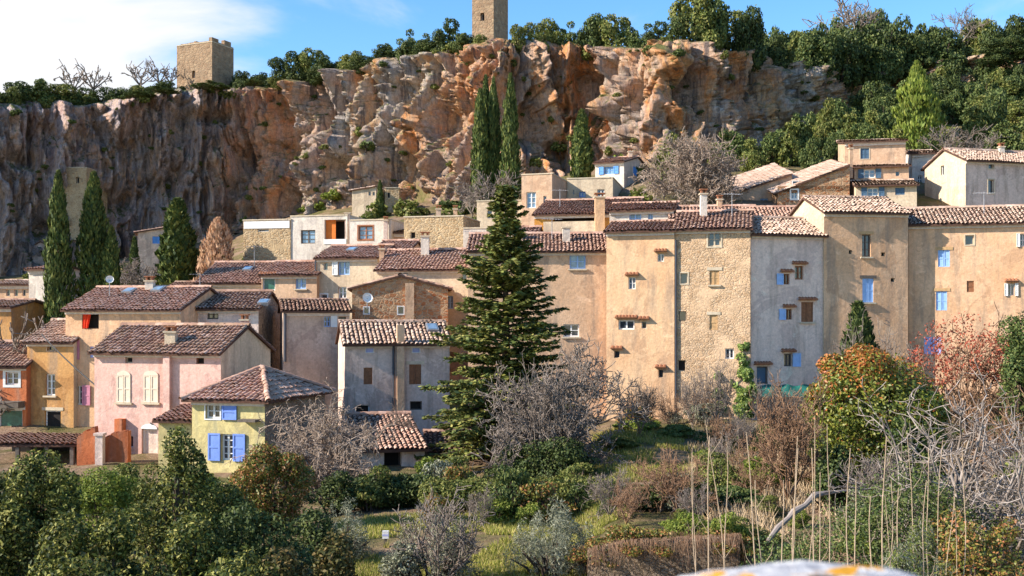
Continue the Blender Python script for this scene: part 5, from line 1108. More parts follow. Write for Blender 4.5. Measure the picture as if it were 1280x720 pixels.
# ---- the great fir
def fir(px_, ytop, D_, wb):
    rng = np.random.default_rng(7); x = K(px_) * D_; z0 = gz(x, D_); H_ = (HY - ytop) / F * D_ - z0
    r = thing('fir_tree', 'tall dark fir with drooping tiered branches in front of the village', 'tree', (x, D_, z0)); mb = MB()
    mb.tube([(0, 0, -0.3), (0.03, 0, H_ * 0.4), (-0.02, 0.02, H_ * 0.75), (0, 0, H_ * 0.995)], [0.26, 0.18, 0.08, 0.012], 8); link('trunk', mesh('trunk', mb.v, mb.f, M['bark_dark'], True), r)
    lm = MB(); C = []; T_ = []; Nn = []; Ln = []
    nw_ = 44
    for i in range(nw_):
        f_ = 0.05 + 0.93 * (i / (nw_ - 1)) ** 0.93; h = f_ * H_; R_ = wb * (1 - f_) ** 0.80 * rng.uniform(0.72, 1.2) + 0.12; nb = int(9 - 2.5 * f_)
        for j in range(nb):
            az = 2 * math.pi * (j + rng.uniform(-0.3, 0.3)) / nb + i * 1.1; L_ = R_ * rng.uniform(0.6, 1.25); dz = rng.uniform(-0.05, 0.12); d = np.array([math.cos(az), math.sin(az)]); pts = []
            sag = 0.34 * (1 - f_) + 0.06
            for k in range(7):
                t_ = k / 6; pts.append(np.array([d[0] * L_ * t_, d[1] * L_ * t_, h + dz + L_ * (0.14 * t_ - sag * t_ * t_ * 1.1 + (0.24 * sag + 0.10) * t_ ** 4 + 0.15 * f_ * t_)]))
            lm.tube([tuple(q) for q in pts], [0.05 * (1 - f_) + 0.012 - 0.008 * k / 6 for k in range(7)], 4, False)
            ns = int(34 + 85 * L_)
            tk = rng.uniform(0.12, 1.0, ns) ** 0.8
            P3 = np.array(pts); ki = np.minimum((tk * 6).astype(int), 5); fr_ = (tk * 6 - ki)[:, None]; c = P3[ki] * (1 - fr_) + P3[ki + 1] * fr_
            sd_ = rng.choice([-1, 1], ns); side = np.array([-d[1], d[0], 0]); off = rng.random(ns) ** 0.7 * (0.10 + 0.26 * L_ * (1 - 0.75 * tk)) ; off = np.minimum(off, 0.75)
            dirv = side[None] * sd_[:, None] + np.array([d[0], d[1], 0])[None] * rng.uniform(0.3, 1.0, (ns, 1)); dirv[:, 2] -= rng.uniform(0.0, 0.5, ns); dirv /= np.linalg.norm(dirv, axis=1)[:, None]
            C.append(c + dirv * off[:, None] + rng.normal(0, 0.025, (ns, 3))); T_.append(dirv + rng.normal(0, 0.2, (ns, 3))); Ln.append(rng.uniform(0.16, 0.34, ns))
    C = np.concatenate(C); T_ = np.concatenate(T_); Ln = np.concatenate(Ln)[:, None]; T_ /= np.linalg.norm(T_, axis=1)[:, None]
    up_ = np.array([0, 0, 1.0]) + rng.normal(0, 0.45, C.shape); s = np.cross(up_, T_); s /= np.linalg.norm(s, axis=1)[:, None]; wd = Ln * 0.24
    v = np.stack([C - T_ * Ln * 0.5, C + s * wd, C + T_ * Ln * 0.5 + [0, 0, 0.02], C - s * wd], 1).reshape(-1, 3)
    link('limbs', mesh('limbs', lm.v, lm.f, M['bark_dark']), r); link('crown', mesh('crown', v, np.arange(len(v)).reshape(-1, 4), M['f_fir']), r)
fir(632, 230, 47.5, 3.7)

# ---- garden trees and shrubs in front of the houses
def bare(px_, D_, ytop, sc, lab, me, rz=0, name='bare_tree', cat='tree', zoff=-0.1, sy=None):
    x, y, z = foot(px_, D_); H_ = (HY - ytop) / F * D_ - z; return place(me, name, lab, cat, (x, y, z + zoff), (H_ * sc, H_ * (sy or sc), H_), rz, None, BN)
bare(700, 43.5, 410, 0.85, 'wide leafless tree with mauve-grey twigs right of the fir', bare_mesh(200, 'twig_grey', 'bark_dark', 0.0032, n_main=11, spread=1.2, levels=5, trunk=0.14, r0=0.02, kids=(6, 5, 5, 4), lens=(0.6, 0.6, 0.58, 0.55), upw=0.18, wob=0.3))
bare(672, 42, 450, 0.6, 'smaller leafless tree rising against the fir branches', bare_mesh(204, 'twig_grey', 'bark_dark', 0.003, n_main=6, spread=0.9, levels=5, trunk=0.2, r0=0.018, kids=(5, 5, 4, 3), lens=(0.6, 0.6, 0.58, 0.55), upw=0.3, wob=0.25))
bare(395, 41, 472, 0.95, 'tangled weeping leafless tree beside the pale yellow house', bare_mesh(201, 'twig_weep', 'bark', 0.003, n_main=12, spread=1.2, levels=5, trunk=0.12, r0=0.02, kids=(7, 6, 5, 4), lens=(0.62, 0.6, 0.6, 0.55), upw=0.15, droop=0.18, wob=0.4), 1.0)
bare(1235, 25, 405, 1.15, 'pale fig tree with twisting bare branches at the right edge', bare_mesh(202, 'twig_pale', 'bark', 0.0016, n_main=13, spread=1.3, levels=4, trunk=0.08, r0=0.017, kids=(6, 5, 4), lens=(0.6, 0.55, 0.5), upw=0.3, wob=0.45), 0.4)
bare(1190, 26, 450, 0.9, 'low pale bare shrub in front of the red-budded tree', bare_mesh(206, 'twig_pale', 'bark', 0.0022, n_main=8, spread=1.2, levels=4, trunk=0.08, r0=0.02, kids=(5, 4, 3), lens=(0.6, 0.55, 0.5), upw=0.3, wob=0.45), 2.0)
bare(985, 34, 470, 0.7, 'reddish-brown leafless thicket left of the red-topped shrub', bare_mesh(203, 'twig_brown', 'bark', 0.0035, n_main=9, spread=0.8, levels=5, trunk=0.06, r0=0.014, kids=(5, 5, 4, 3), lens=(0.6, 0.6, 0.6, 0.55), upw=0.45, wob=0.3), 0.2)
tw = bare_mesh(205, 'twig_grey', 'bark', 0.004, n_main=8, spread=0.9, levels=4, trunk=0.08, r0=0.016, kids=(6, 5, 4), lens=(0.6, 0.6, 0.55), upw=0.3, wob=0.3)
tb_ = bare_mesh(207, 'twig_brown', 'bark', 0.004, n_main=8, spread=0.9, levels=4, trunk=0.08, r0=0.016, kids=(6, 5, 4), lens=(0.6, 0.6, 0.55), upw=0.3, wob=0.3)
for px_, D_, yt, sc, lab, me in [(1125, 52, 400, 0.5, 'grey leafless shrub against the ochre house wall', tw), (1060, 54, 395, 0.35, 'thin bare climber right of the dark wall cypress', tw), (895, 55, 440, 0.6, 'bare creeper bush at the foot of the rubble house', tw), (865, 54, 455, 0.6, 'leafless shrub below the golden house drainpipe', tw),
                                 (840, 52, 480, 0.7, 'low leafless bush below the golden house', tb_), (800, 50, 470, 0.6, 'thin bare bush right of the wide leafless tree', tb_), (925, 48, 505, 0.8, 'dark leafless bush in the middle of the lawn edge', tw), (960, 52, 470, 0.7, 'grey leafless bush under the tarpaulin', tw), (880, 40, 560, 0.8, 'brown leafless brush beside the lawn', tb_),
                                 (548, 27, 600, 1.0, 'grey-stemmed bare shrub in the grass before the hedge', tw), (500, 50, 500, 0.6, 'bare twigs beside the shed roof', tw), (1260, 33, 470, 0.7, 'tangled bare bush at the far right', tb_), (600, 34, 600, 0.7, 'bare stems rising from the hedge', tw)]: bare(px_, D_, yt, sc, lab, me, rnd.uniform(0, 6), 'bare_shrub', 'shrub')
# red-budded tree
me = bare_mesh(210, 'twig_brown', 'bark', 0.004, n_main=8, spread=1.2, levels=4, trunk=0.15, r0=0.02, kids=(5, 5, 4), lens=(0.6, 0.6, 0.55), upw=0.15, wob=0.3)
r_ = bare(1205, 50, 388, 0.85, 'bare tree covered in red buds in front of the long ochre house', me)
rng = np.random.default_rng(5); c, d = lobed(rng, 9000, [(0.0, 0, 0.72, 0.46, 0.46, 0.26), (-0.3, 0, 0.55, 0.25, 0.3, 0.2), (0.3, 0.05, 0.6, 0.25, 0.3, 0.22)], 0.95); k = fbm(c * 9, 2, 3) > 0.5; v, f = leaves(c[k], d[k], 0.026, 0.016, rng); link('buds', mesh('buds', v, f, M['f_red']), r_)

def shrub(px_, D_, ytop, wpx, lab, n, leaf, mat, seed, name='shrub', cat='shrub', dpt=None, lobes=None, **kw):
    x, y, z = foot(px_, D_); h = max(0.5, ((HY - ytop) / F * D_ - z) * 0.95); wm = wpx / F * D_ * 1.08; n = int(n * 1.25); lo = lobes(wm, h) if lobes else auto_lobes(seed, wm, h, dpt or wm * 0.9, 10)
    return place(shrub_mesh(seed, lo, n, leaf, mat, **kw), name, lab, cat, (x, y, z), 1.0, 0, None, SN)
def dome(w_, h_):
    r = random.Random(8); out = [(0, 0, h_ * 0.46, w_ * 0.44, w_ * 0.44, h_ * 0.46)]
    for i in range(26):
        a = r.uniform(0, 6.28); z = r.uniform(0.12, 0.9); f = math.sqrt(max(0.05, 1 - ((z - 0.36) / 0.66) ** 2)); out.append((math.cos(a) * f * w_ * 0.38, math.sin(a) * f * w_ * 0.38, z * h_, w_ * 0.11, w_ * 0.11, h_ * 0.09))
    return out
shrub(1092, 37, 418, 172, 'large rounded evergreen shrub with orange-red top', 36000, 0.13, 'f_dome', 301, dpt=4, lobes=dome, gap=0.30, mat2='f_rtop', cut2=lambda c, d, rng: rng.random(len(c)) < np.clip((c[:, 2] - 3.0) * 0.42 - d[:, 0] * 0.2 + 0.03, 0.03, 0.85))
def cone_bush(w_, h_):
    r = random.Random(9); out = []
    for i in range(34):
        z = r.random() ** 1.3; a = r.uniform(0, 6.28); R_ = w_ * 0.5 * (1 - z) ** 0.7; q = R_ * r.uniform(0.35, 0.9); s = w_ * 0.10 * (1 - 0.5 * z) + 0.08; out.append((math.cos(a) * q, math.sin(a) * q, z * h_ * 0.94, s, s, s * 1.3))
    out.append((0, 0, h_ * 0.3, w_ * 0.3, w_ * 0.3, h_ * 0.3)); out.append((0, 0, h_ * 0.62, w_ * 0.14, w_ * 0.14, h_ * 0.28)); out.append((0, 0, h_ * 0.88, w_ * 0.05, w_ * 0.05, h_ * 0.12)); return out
shrub(222, 23, 522, 210, 'tall cone-shaped laurel bush in front of the pale yellow house', 26000, 0.085, 'f_laurel', 302, lobes=cone_bush, gap=0.30, wd=0.5)
for px_, D_, yt, wpx, lab, n, mat, sd in [(45, 21, 556, 150, 'glossy laurel bush in front of the lean-to', 20000, 'f_laurel', 303), (-15, 20.5, 590, 130, 'laurel bush at the left edge of the garden', 12000, 'f_laurel', 304), (120, 19, 622, 190, 'broad dark laurel mound between the two tall laurels', 17000, 'f_laurel', 305),
                                          (330, 20, 612, 210, 'dark evergreen mound right of the cone-shaped laurel', 17000, 'f_dark', 306), (300, 16.5, 668, 260, 'low dark evergreen bush along the near garden edge', 15000, 'f_laurel', 307), (90, 16, 670, 260, 'low laurel bush along the near garden edge', 15000, 'f_laurel', 308), (418, 18, 655, 130, 'brownish-green bush at the end of the dark evergreen mound', 10000, 'f_dusk', 309), (360, 17, 660, 140, 'dusky bush in front of the red-tipped bush', 10000, 'f_dusk', 345),
                                          (385, 23, 622, 120, 'dark evergreen bush beside the red-tipped bush', 11000, 'f_dark', 341), (400, 16, 690, 150, 'low dark laurel at the grass edge', 8000, 'f_laurel', 342), (5, 25, 600, 120, 'shady laurel behind the glossy laurel bush', 9000, 'f_dark', 343), (285, 24, 590, 130, 'laurel bush between the cone-shaped laurel and red-tipped bush', 12000, 'f_laurel', 344),
                                          (235, 19, 632, 170, 'dense laurel below the cone-shaped one', 15000, 'f_laurel', 325)]:
    shrub(px_, D_, yt, wpx, lab, n, 0.085, mat, sd, gap=0.32, wd=0.5)
shrub(345, 34, 545, 120, 'red-tipped green bush beside the pale yellow house', 13000, 0.10, 'f_photinia', 310, gap=0.32)
shrub(310, 36, 575, 70, 'orange-tinged bush under the blue-shuttered window', 6000, 0.10, 'f_photinia', 311, gap=0.32)
shrub(130, 31, 585, 150, 'bright green hedge bush below the orange courtyard walls', 12000, 0.09, 'f_bright', 312, gap=0.30, dpt=2.0)
shrub(200, 33, 575, 100, 'yellow-green bush below the pink house door', 7000, 0.09, 'f_oak2', 313, gap=0.30, dpt=2.0)
for px_, D_, yt, wpx, lab, n, mat, sd in [(85, 38, 590, 90, 'yellow-green bush below the gate pillar', 5000, 'f_bright', 346), (255, 35, 588, 80, 'fresh green bush at the foot of the pale yellow house', 5000, 'f_bright', 347), (160, 36, 578, 70, 'leafy bush in front of the pink house flue', 4500, 'f_oak2', 348), (10, 36, 585, 110, 'shady bush in front of the lean-to posts', 5000, 'f_dark', 349), (300, 31, 598, 80, 'green bush under the blue-shuttered lower window', 5000, 'f_oak2', 350), (420, 37, 585, 70, 'dark bush below the weeping leafless tree', 4500, 'f_dark', 351)]:
    shrub(px_, D_, yt, wpx, lab, n, 0.095, mat, sd, gap=0.32)
# clipped hedge
def hedge(x0, x1, yt, D_, lab, mat, seed, n, dpt=1.4, leaf=0.10):
    def lb(w_, h_):
        r = random.Random(seed); o = []
        for i in range(int(w_ / 0.45)): o.append((-w_ / 2 + 0.45 * i + 0.2, r.uniform(-0.2, 0.2), h_ * 0.5, 0.55, dpt / 2, h_ * 0.5 * r.uniform(0.9, 1.08)))
        return o
    return shrub((x0 + x1) / 2, D_, yt, x1 - x0, lab, n, leaf, mat, seed, 'hedge', 'hedge', lobes=lb, gap=0.30)
hedge(452, 548, 590, 38, 'dark green broad-leaved hedge in front of the shed', 'f_dark', 314, 9000, leaf=0.13); hedge(545, 775, 594, 37, 'long clipped yellow-green hedge in front of the fir', 'f_oak2', 315, 17000)
def brushy(w_, h_):
    r = random.Random(int(w_ * 1000)); o = []
    for i in range(34):
        a = r.uniform(0, 6.28); q = math.sqrt(r.random()); hh = h_ * (1 - 0.55 * q * q) * r.uniform(0.75, 1.05); o.append((math.cos(a) * q * w_ * 0.42, math.sin(a) * q * w_ * 0.42, hh * 0.55, w_ * 0.075, w_ * 0.075, hh * 0.45))
    return o
for px_, D_, yt, wpx, lab, n, leaf, mat, sd, kw in [
    (690, 28.3, 614, 125, 'silvery olive-like shrub in the middle of the grass', 17000, 0.11, 'f_olive', 316, dict(wd=0.16, up=0.0, lobes=brushy, shell=0.9)), (542, 27.5, 606, 125, 'silvery-grey shrub with bare stems before the hedge', 9000, 0.11, 'f_olive', 317, dict(wd=0.16, gap=0.40, lobes=brushy, shell=0.9)), (430, 30, 612, 80, 'small silvery shrub beside the dark evergreen mound', 7000, 0.10, 'f_olive', 318, dict(wd=0.18, lobes=brushy, shell=0.9)),
    (800, 34, 605, 100, 'dark glossy bush at the end of the hedge', 9000, 0.12, 'f_dark', 319, {}), (855, 36, 608, 70, 'fresh green bush below the lawn', 7000, 0.11, 'f_bright', 320, {}), (915, 34, 612, 100, 'green bush behind the dry canes', 8000, 0.11, 'f_oak', 321, {}), (700, 41, 545, 130, 'dark ivy-clad bush at the foot of the wide leafless tree', 9000, 0.11, 'f_dark', 322, {}), (640, 42, 555, 80, 'dark bush under the fir', 5000, 0.11, 'f_dark', 326, {}),
    (800, 52, 528, 60, 'yellow-green bush against the golden house', 5000, 0.12, 'f_bright', 327, {}), (845, 51, 532, 70, 'bushy green shrub below the rubble house', 6000, 0.12, 'f_oak2', 328, {}), (775, 46, 560, 60, 'straggly olive-green bush beside the lawn', 4500, 0.11, 'f_oak2', 329, {}), (905, 49, 535, 80, 'dark brown-green bush right of the lawn', 6000, 0.11, 'f_oak', 330, {}),
    (1280, 48, 372, 90, 'dark green tree at the right edge in front of the long ochre house', 12000, 0.15, 'f_oak', 331, {}), (1270, 30, 560, 120, 'green bush under the pale fig tree', 8000, 0.10, 'f_oak2', 332, {}), (1040, 33, 545, 60, 'dark bush at the foot of the red-topped shrub', 5000, 0.11, 'f_dark', 333, {}), (1135, 34, 520, 90, 'dark green bush right of the red-topped shrub', 8000, 0.12, 'f_oak', 334, {}),
    (505, 27, 672, 60, 'weedy shrub in the near grass', 2500, 0.08, 'f_olive', 335, {}), (1230, 22, 620, 170, 'rusty undergrowth bush below the pale fig tree', 9000, 0.08, 'f_photinia', 336, {})]:
    shrub(px_, D_, yt, wpx, lab, n, leaf, mat, sd, **kw)
# overgrown mound behind the canes
def mound(w_, h_):
    r = random.Random(12); return [(r.uniform(-0.5, 0.5) * w_, r.uniform(-0.8, 1.2), 0, 0.55, 0.55, 0) for i in range(0)] + [(f * w_, yy, h_ * (0.30 + 0.34 * max(0, 1 - abs(f - 0.12) * 2.2)), 0.7, 0.8, h_ * (0.28 + 0.2 * max(0, 1 - abs(f - 0.12) * 2))) for f in np.linspace(-0.48, 0.48, 13) for yy in (-0.6, 0.5)]
shrub(1105, 24, 585, 260, 'sprawling evergreen mound of ground ivy behind the dry canes', 34000, 0.07, 'f_oak', 337, lobes=mound, gap=0.28)
shrub(1150, 19.5, 640, 150, 'pale green feathery bush in front of the ivy mound', 14000, 0.10, 'f_olive', 338, wd=0.14, gap=0.34, mat2='f_bright', cut2=lambda c, d, rng: rng.random(len(c)) < 0.4)
# plants on the walls
def creeper(key, pts, lab, n, leaf, mat, seed, face='fr', name='climbing_ivy'):
    inf = root_info[key]; f_ = inf[face]; rng = np.random.default_rng(seed); C = []
    for (px_, py_, rp) in pts:
        u0 = f_.ux(px_); z0 = f_.zy(u0, py_); s = rp / F * f_.o[1]; m_ = int(n * rp * rp / sum(q[2] ** 2 for q in pts)); a = rng.uniform(0, 6.28, m_); rr = s * np.sqrt(rng.random(m_))
        for i in range(m_): C.append(f_.p(u0 + math.cos(a[i]) * rr[i], z0 + math.sin(a[i]) * rr[i], -0.05 - 0.4 * rng.random() * (1 - rr[i] / s)))
    C = np.array(C); k = fbm(C * 1.8, 3, seed) > 0.38; C = C[k]; nn = np.tile([f_.n[0], f_.n[1], 0.3], (len(C), 1)); v, f = leaves(C, nn, leaf * rng.uniform(0.7, 1.4, len(C)), leaf * 0.8, rng, 0.5)
    b_ = C.mean(0); b_[2] = C[:, 2].min(); r = thing(name, lab, 'climbing plant', b_); link('foliage', mesh('foliage', v - b_, f, M[mat]), r)
    q = MB(); pp = sorted(pts, key=lambda w_: -w_[1]); path = [f_.p(f_.ux(a[0]), f_.zy(f_.ux(a[0]), a[1] + (a[2] if i == 0 else 0)), -0.05) for i, a in enumerate(pp)]
    if len(path) > 1: q.tube(path, 0.03, 5); q.build('stem', M['bark'], r, b_)
creeper('R3', [(930, 432, 7), (928, 450, 9), (932, 468, 10), (934, 488, 13), (932, 508, 15), (920, 478, 7)], 'bright green ivy climbing the corner of the rubble house', 2600, 0.16, 'f_ivy', 401)
creeper('R3', [(897, 492, 7), (897, 470, 5), (900, 510, 8)], 'small ivy patch at the foot of the rubble house', 500, 0.15, 'f_ivy', 402)
x, y, z = foot(1073, 55.5); H_ = (HY - 380) / F * 55.5 - z
place(proto('cypw', lambda: cypress_mesh(133, 3500, 0.1, 'f_dark', 0.05)), 'wall_conifer', 'dark narrow conifer against the ochre-tan house', 'tree', (x, y, z), (9.5, 8, H_), 0)

# ---- terrace walls, lawn edge, fallen trunk, canes, parapet
garden_wall('dry-stone terrace wall overhung with straw in the near garden', [(735, 690, 722), (780, 680, 722), (850, 676, 722), (925, 672, 722)], 27.2, 'rub_garden', 0.5, seed=5)
garden_wall('low stone kerb along the small lawn', [(760, 598, 606), (800, 597, 606), (858, 599, 606)], 43.5, 'rub_garden', 0.3, seed=6)
garden_wall('low stone garden wall at the right edge', [(1225, 600, 614), (1260, 598, 614), (1340, 600, 614)], 28, 'rub_garden', 0.3, seed=7)
rng = np.random.default_rng(77)
def blades(n, region, h, mat, name, lab=None, kind='stuff', w_=0.02, lean=0.35):
    """grass: single tapered blades; region(rng, n) -> px, D"""
    px_, D_ = region(rng, n); x = (px_ - 640) / F * D_; z = ground_z(x, D_); k = fbm(np.stack([x * 0.6, D_ * 0.6, 0 * x], 1), 3, 4) > 0.47; x, y, z = x[k], D_[k], z[k]; m_ = len(x)
    hh = h * rng.uniform(0.5, 1.4, m_); a = rng.uniform(0, 6.28, m_); dx, dy = np.cos(a) * w_, np.sin(a) * w_; l1, l2 = rng.normal(0, lean, m_) * hh, rng.normal(0, lean, m_) * hh
    v = np.stack([np.stack([x - dx, y - dy, z - 0.02], 1), np.stack([x + dx, y + dy, z - 0.02], 1), np.stack([x + l1, y + l2, z + hh], 1)], 1).reshape(-1, 3)
    o = link(name, mesh(name, v, np.arange(m_ * 3).reshape(-1, 3), M[mat])); return tag(o, lab, 'grass', None, kind)
blades(70000, lambda r, n: (r.uniform(420, 790, n), r.uniform(24, 36, n)), 0.14, 'f_grass', 'grass', 'yellow-green grass of the open garden')
blades(30000, lambda r, n: (r.uniform(740, 960, n), r.uniform(38, 53, n)), 0.16, 'f_grass', 'lawn_grass', 'short grass of the small lawn by the golden house')
blades(12000, lambda r, n: (r.uniform(725, 930, n), r.uniform(27.6, 28.6, n)), 0.22, 'straw', 'dry_grass', 'dry straw hanging over the terrace wall', lean=0.9)
blades(26000, lambda r, n: (r.uniform(420, 1300, n), r.uniform(20, 27, n)), 0.3, 'straw', 'dry_weeds', 'dry weeds along the near garden edge', lean=0.5)
blades(34000, lambda r, n: (r.uniform(860, 1300, n), r.uniform(28, 56, n)), 0.34, 'straw', 'rough_grass', 'rough grass around the red-topped shrub')
V = []; m_ = 420; pxs = rng.uniform(735, 925, m_); xx = (pxs - 640) / F * 27.2; zt = (HY - np.interp(pxs, [735, 780, 850, 925], [690, 680, 676, 672])) / F * 27.2; hh = rng.random(m_) ** 2 * 0.8 + 0.05; yy = 27.2 - 0.04 - 0.25 * rng.random(m_)
v = np.stack([np.stack([xx - 0.007, yy + 0.1, zt + 0.12], 1), np.stack([xx + 0.007, yy + 0.1, zt + 0.12], 1), np.stack([xx + rng.normal(0, 0.1, m_), yy - 0.12, zt - hh], 1)], 1).reshape(-1, 3)
tag(link('hanging_straw', mesh('hanging_straw', v, np.arange(3 * m_).reshape(-1, 3), M['twig_brown'])), 'brown dead grass hanging down the face of the terrace wall', 'grass', None, 'stuff')
# undergrowth clumps through the garden
ug = [(proto('ug%d' % i, lambda: shrub_mesh(500 + i, auto_lobes(500 + i, 2.0, 1.0, 2.0, 10), 3600, 0.10, ('f_oak', 'f_oak2', 'f_photinia', 'f_olive', 'f_bright')[i], gap=0.36, wd=0.45))) for i in range(5)]
ub = [tb_, tw]
rg = random.Random(21)
for i in range(95):
    px_ = rg.uniform(430, 1300); D_ = rg.uniform(26, 57) if px_ > 745 else rg.uniform(31, 42)
    if 480 < px_ < 780 and D_ < 34 and rg.random() < 0.75: continue
    if 745 < px_ < 868 and 35.5 < D_ < 50: continue
    x, y, z = foot(px_, D_); s_ = rg.uniform(0.55, 1.25) * (0.7 if D_ < 34 else 1.0); k = rg.choice([0, 0, 0, 1, 1, 4, 4, 2, 3])
    place(ug[k], 'undergrowth_bush', ('dark green', 'olive green', 'red-tinged', 'silvery', 'fresh green')[k] + ' low bush in the overgrown garden below the houses', 'shrub', (x, y, z - 0.05), (s_, s_, s_ * rg.uniform(0.8, 1.5)), rg.uniform(0, 6), ('dark green', 'olive green', 'red-tinged', 'silvery', 'fresh green')[k] + ' bushes in the overgrown garden', SN)
for i in range(60):
    px_ = rg.uniform(760, 1300); D_ = rg.uniform(30, 57)
    if 745 < px_ < 868 and 35.5 < D_ < 50: continue
    x, y, z = foot(px_, D_); s_ = rg.uniform(1.0, 2.6); k = rg.randrange(2)
    place(ub[k], 'bare_brush', ('reddish-brown', 'grey')[k] + ' leafless brush in the overgrown garden below the right-hand row', 'shrub', (x, y, z - 0.05), (s_ * 0.9, s_ * 0.9, s_), rg.uniform(0, 6), ('reddish-brown', 'grey')[k] + ' brush in the overgrown garden', BN)
for i in range(16):
    px_ = 735 + 195 * (i + rg.random()) / 16; x = K(px_) * 27.6; s_ = rg.uniform(0.35, 0.8); k = rg.randrange(2)
    place((tb_, ug[2])[k], 'terrace_brush', ('leafless brush', 'rusty leafy tuft')[k] + ' sprawling over the top of the terrace wall', 'shrub', (x, 27.6, gz(x, 27.9) - 0.1), (s_ * 1.1, s_ * 1.1, s_), rg.uniform(0, 6), ('leafless', 'rusty leafy')[k] + ' growth on the terrace wall', (BN, SN)[k])
# scattered litter and stones in the grass
path = [at(960, 676, 24.6), at(972, 660, 24.9), at(985, 648, 25.1), at(992, 640, 25.2), at(1006, 632, 25.4), at(1018, 619, 25.7), at(1034, 616, 25.9), at(1060, 613, 26.2)]
q = MB(); q.tube(path, [0.05, 0.07, 0.055, 0.085, 0.06, 0.08, 0.05, 0.025], 8); o = q.build('fallen_trunk', M['twig_pale'], None, path[0], False); o.location = path[0]; tag(o, 'pale weathered trunk leaning across the ivy mound', 'tree trunk')
cn = [(868, 560, 700, 21), (873, 580, 690, 22), (893, 545, 690, 19, 885), (912, 552, 700, 20, 905), (930, 525, 700, 18.5, 880), (948, 540, 708, 18, 935), (958, 600, 712, 18, 948), (985, 560, 715, 18), (992, 545, 712, 18.5), (988, 600, 705, 19, 975), (1003, 520, 715, 17.5), (1010, 560, 705, 19), (1031, 530, 700, 18.5), (1054, 560, 700, 19, 1064), (1030, 590, 705, 18), (1108, 545, 710, 18.5, 1104), (1112, 600, 690, 19), (1118, 620, 690, 19.5),
      (1142, 540, 690, 20, 1138), (1146, 600, 700, 19), (1160, 560, 690, 20.5), (1172, 550, 690, 20, 1176), (1180, 590, 690, 21), (1205, 560, 700, 20), (1192, 620, 700, 19.5), (1085, 620, 700, 19.5), (1074, 600, 706, 18.8), (1128, 610, 700, 20.2)]
for i, c_ in enumerate(cn):
    px_, yt, yb, D_ = c_[:4]; pt = c_[4] if len(c_) > 4 else px_ + rnd.uniform(-14, 14); x = K(px_) * D_; z = gz(x, D_); topp = at(pt, yt, D_); pth = []; n = 9
    for k in range(n + 1):
        f_ = k / n; pth.append((x + (topp[0] - x) * f_ + math.sin(f_ * 5 + i) * 0.05 + math.sin(f_ * 13 + i * 3) * 0.015, D_ + math.sin(f_ * 4 + i * 2) * 0.03, (z - 0.2) + (topp[2] - z + 0.2) * f_))
    r0_ = rnd.uniform(0.010, 0.020); q = MB(); q.tube(pth, [r0_ * (1 - 0.65 * k / n) for k in range(n + 1)], 6)
    for k in range(rnd.randrange(1, 4)):
        b0 = Vector(pth[rnd.randrange(4, n)]); sd_ = rnd.choice((-1, 1)); l_ = rnd.uniform(0.15, 0.5); q.tube([b0, b0 + Vector((sd_ * l_ * 0.35, 0, l_ * 0.5)), b0 + Vector((sd_ * l_ * 0.45, 0, l_))], [r0_ * 0.4, r0_ * 0.3, r0_ * 0.12], 4)
    o = q.build('dry_cane', M['cane'], None, pth[0]); o.location = pth[0]; tag(o, 'tall thin dry cane standing in front of the ivy mound', 'cane', 'dry canes in the near garden')
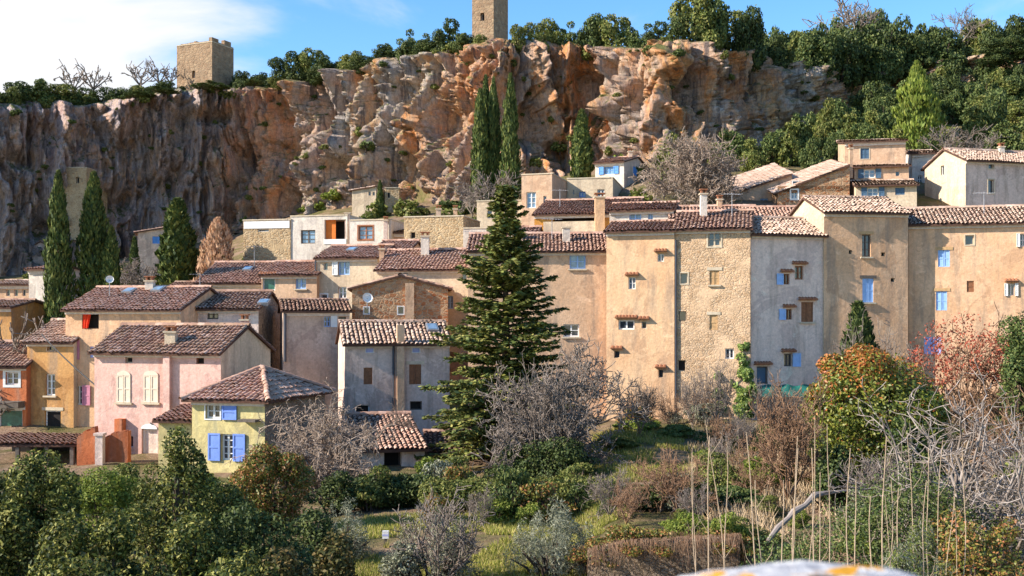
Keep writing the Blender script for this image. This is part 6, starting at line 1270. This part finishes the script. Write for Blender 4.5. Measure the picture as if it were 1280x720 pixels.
# lichened parapet in front of the photographer
m, nt, b = new_mat('lichened_limestone'); p = pos(nt)
a = ramp(nt, noise(nt, p, 22, 6, 0.7), [(0.35, (0.22, 0.22, 0.25)), (0.5, (0.50, 0.49, 0.50)), (0.62, (0.72, 0.69, 0.64))]); a = mixc(nt, ramp(nt, noise(nt, p, 11, 4, 0.6, 0.6), [(0.56, 0), (0.61, 1)]), a, (0.68, 0.32, 0.03)); setp(nt, b, a, 0.95, bump(nt, noise(nt, p, 30, 6, 0.7), 0.8, 0.02), 0.1); M['lichen'] = m
pr = thing('parapet', 'rough limestone parapet spotted with orange lichen at the viewpoint', 'wall', (0.6, 1.6, -1.75)); bs = np.array(pr.location)
def rock(cx, cy, cz, rx, ry, rz, seed):
    n, mm = 28, 18; u_, v_ = np.meshgrid(np.linspace(0, 2 * math.pi, n, endpoint=False), np.linspace(0.02, math.pi - 0.02, mm)); u_, v_ = u_.ravel(), v_.ravel()
    se = lambda w_, e: np.sign(w_) * np.abs(w_) ** e
    d = np.stack([se(np.cos(u_), 0.6) * se(np.sin(v_), 0.6), se(np.sin(u_), 0.6) * se(np.sin(v_), 0.6), se(np.cos(v_), 0.7)], 1); d *= (0.86 + 0.28 * fbm(d * 1.7 + seed, 4, seed))[:, None]
    P_ = d * (rx, ry, rz) + (cx, cy, cz); ii = [(j * n + i, j * n + (i + 1) % n, (j + 1) * n + (i + 1) % n, (j + 1) * n + i) for j in range(mm - 1) for i in range(n)]
    return P_, [tuple(reversed(q_)) for q_ in ii]
for i, (cx, cy, cz, rx, ry, rz) in enumerate([(0.44, 1.55, -0.515, 0.235, 0.2, 0.15), (0.17, 1.56, -0.56, 0.14, 0.2, 0.15), (0.92, 1.56, -0.60, 0.24, 0.2, 0.16), (-0.15, 1.56, -0.62, 0.18, 0.2, 0.16), (1.4, 1.56, -0.6, 0.24, 0.2, 0.16), (-0.52, 1.56, -0.62, 0.19, 0.2, 0.16), (-0.95, 1.56, -0.62, 0.24, 0.2, 0.16)]):
    P_, ff = rock(cx, cy, cz, rx, ry, rz, i + 1); link('coping_stone', mesh('coping_stone', P_ - bs, ff, M['lichen'], True), pr)
q = MB(); q.box((-1.3, 1.40, -1.9), (1.8, 1.74, -0.70)); q.build('wall', M['lichen'], pr, bs)

# small post with a box standing in the grass
x, y, z = foot(482, 31.5); r = thing('garden_post', 'small white post with mauve band standing in the grass by the hedge', 'post', (x, y, z)); bs = (x, y, z)
q = MB(); q.box((x - 0.035, y - 0.035, z - 0.1), (x + 0.035, y + 0.035, z + 0.22)); q.build('stake', M['greywood'], r, bs)
q = MB(); q.box((x - 0.09, y - 0.06, z + 0.222), (x + 0.09, y + 0.06, z + 0.44)); q.build('box', M['white'], r, bs)
q = MB(); q.box((x - 0.094, y - 0.064, z + 0.30), (x + 0.094, y + 0.064, z + 0.35)); q.build('band', M['lilac'], r, bs)
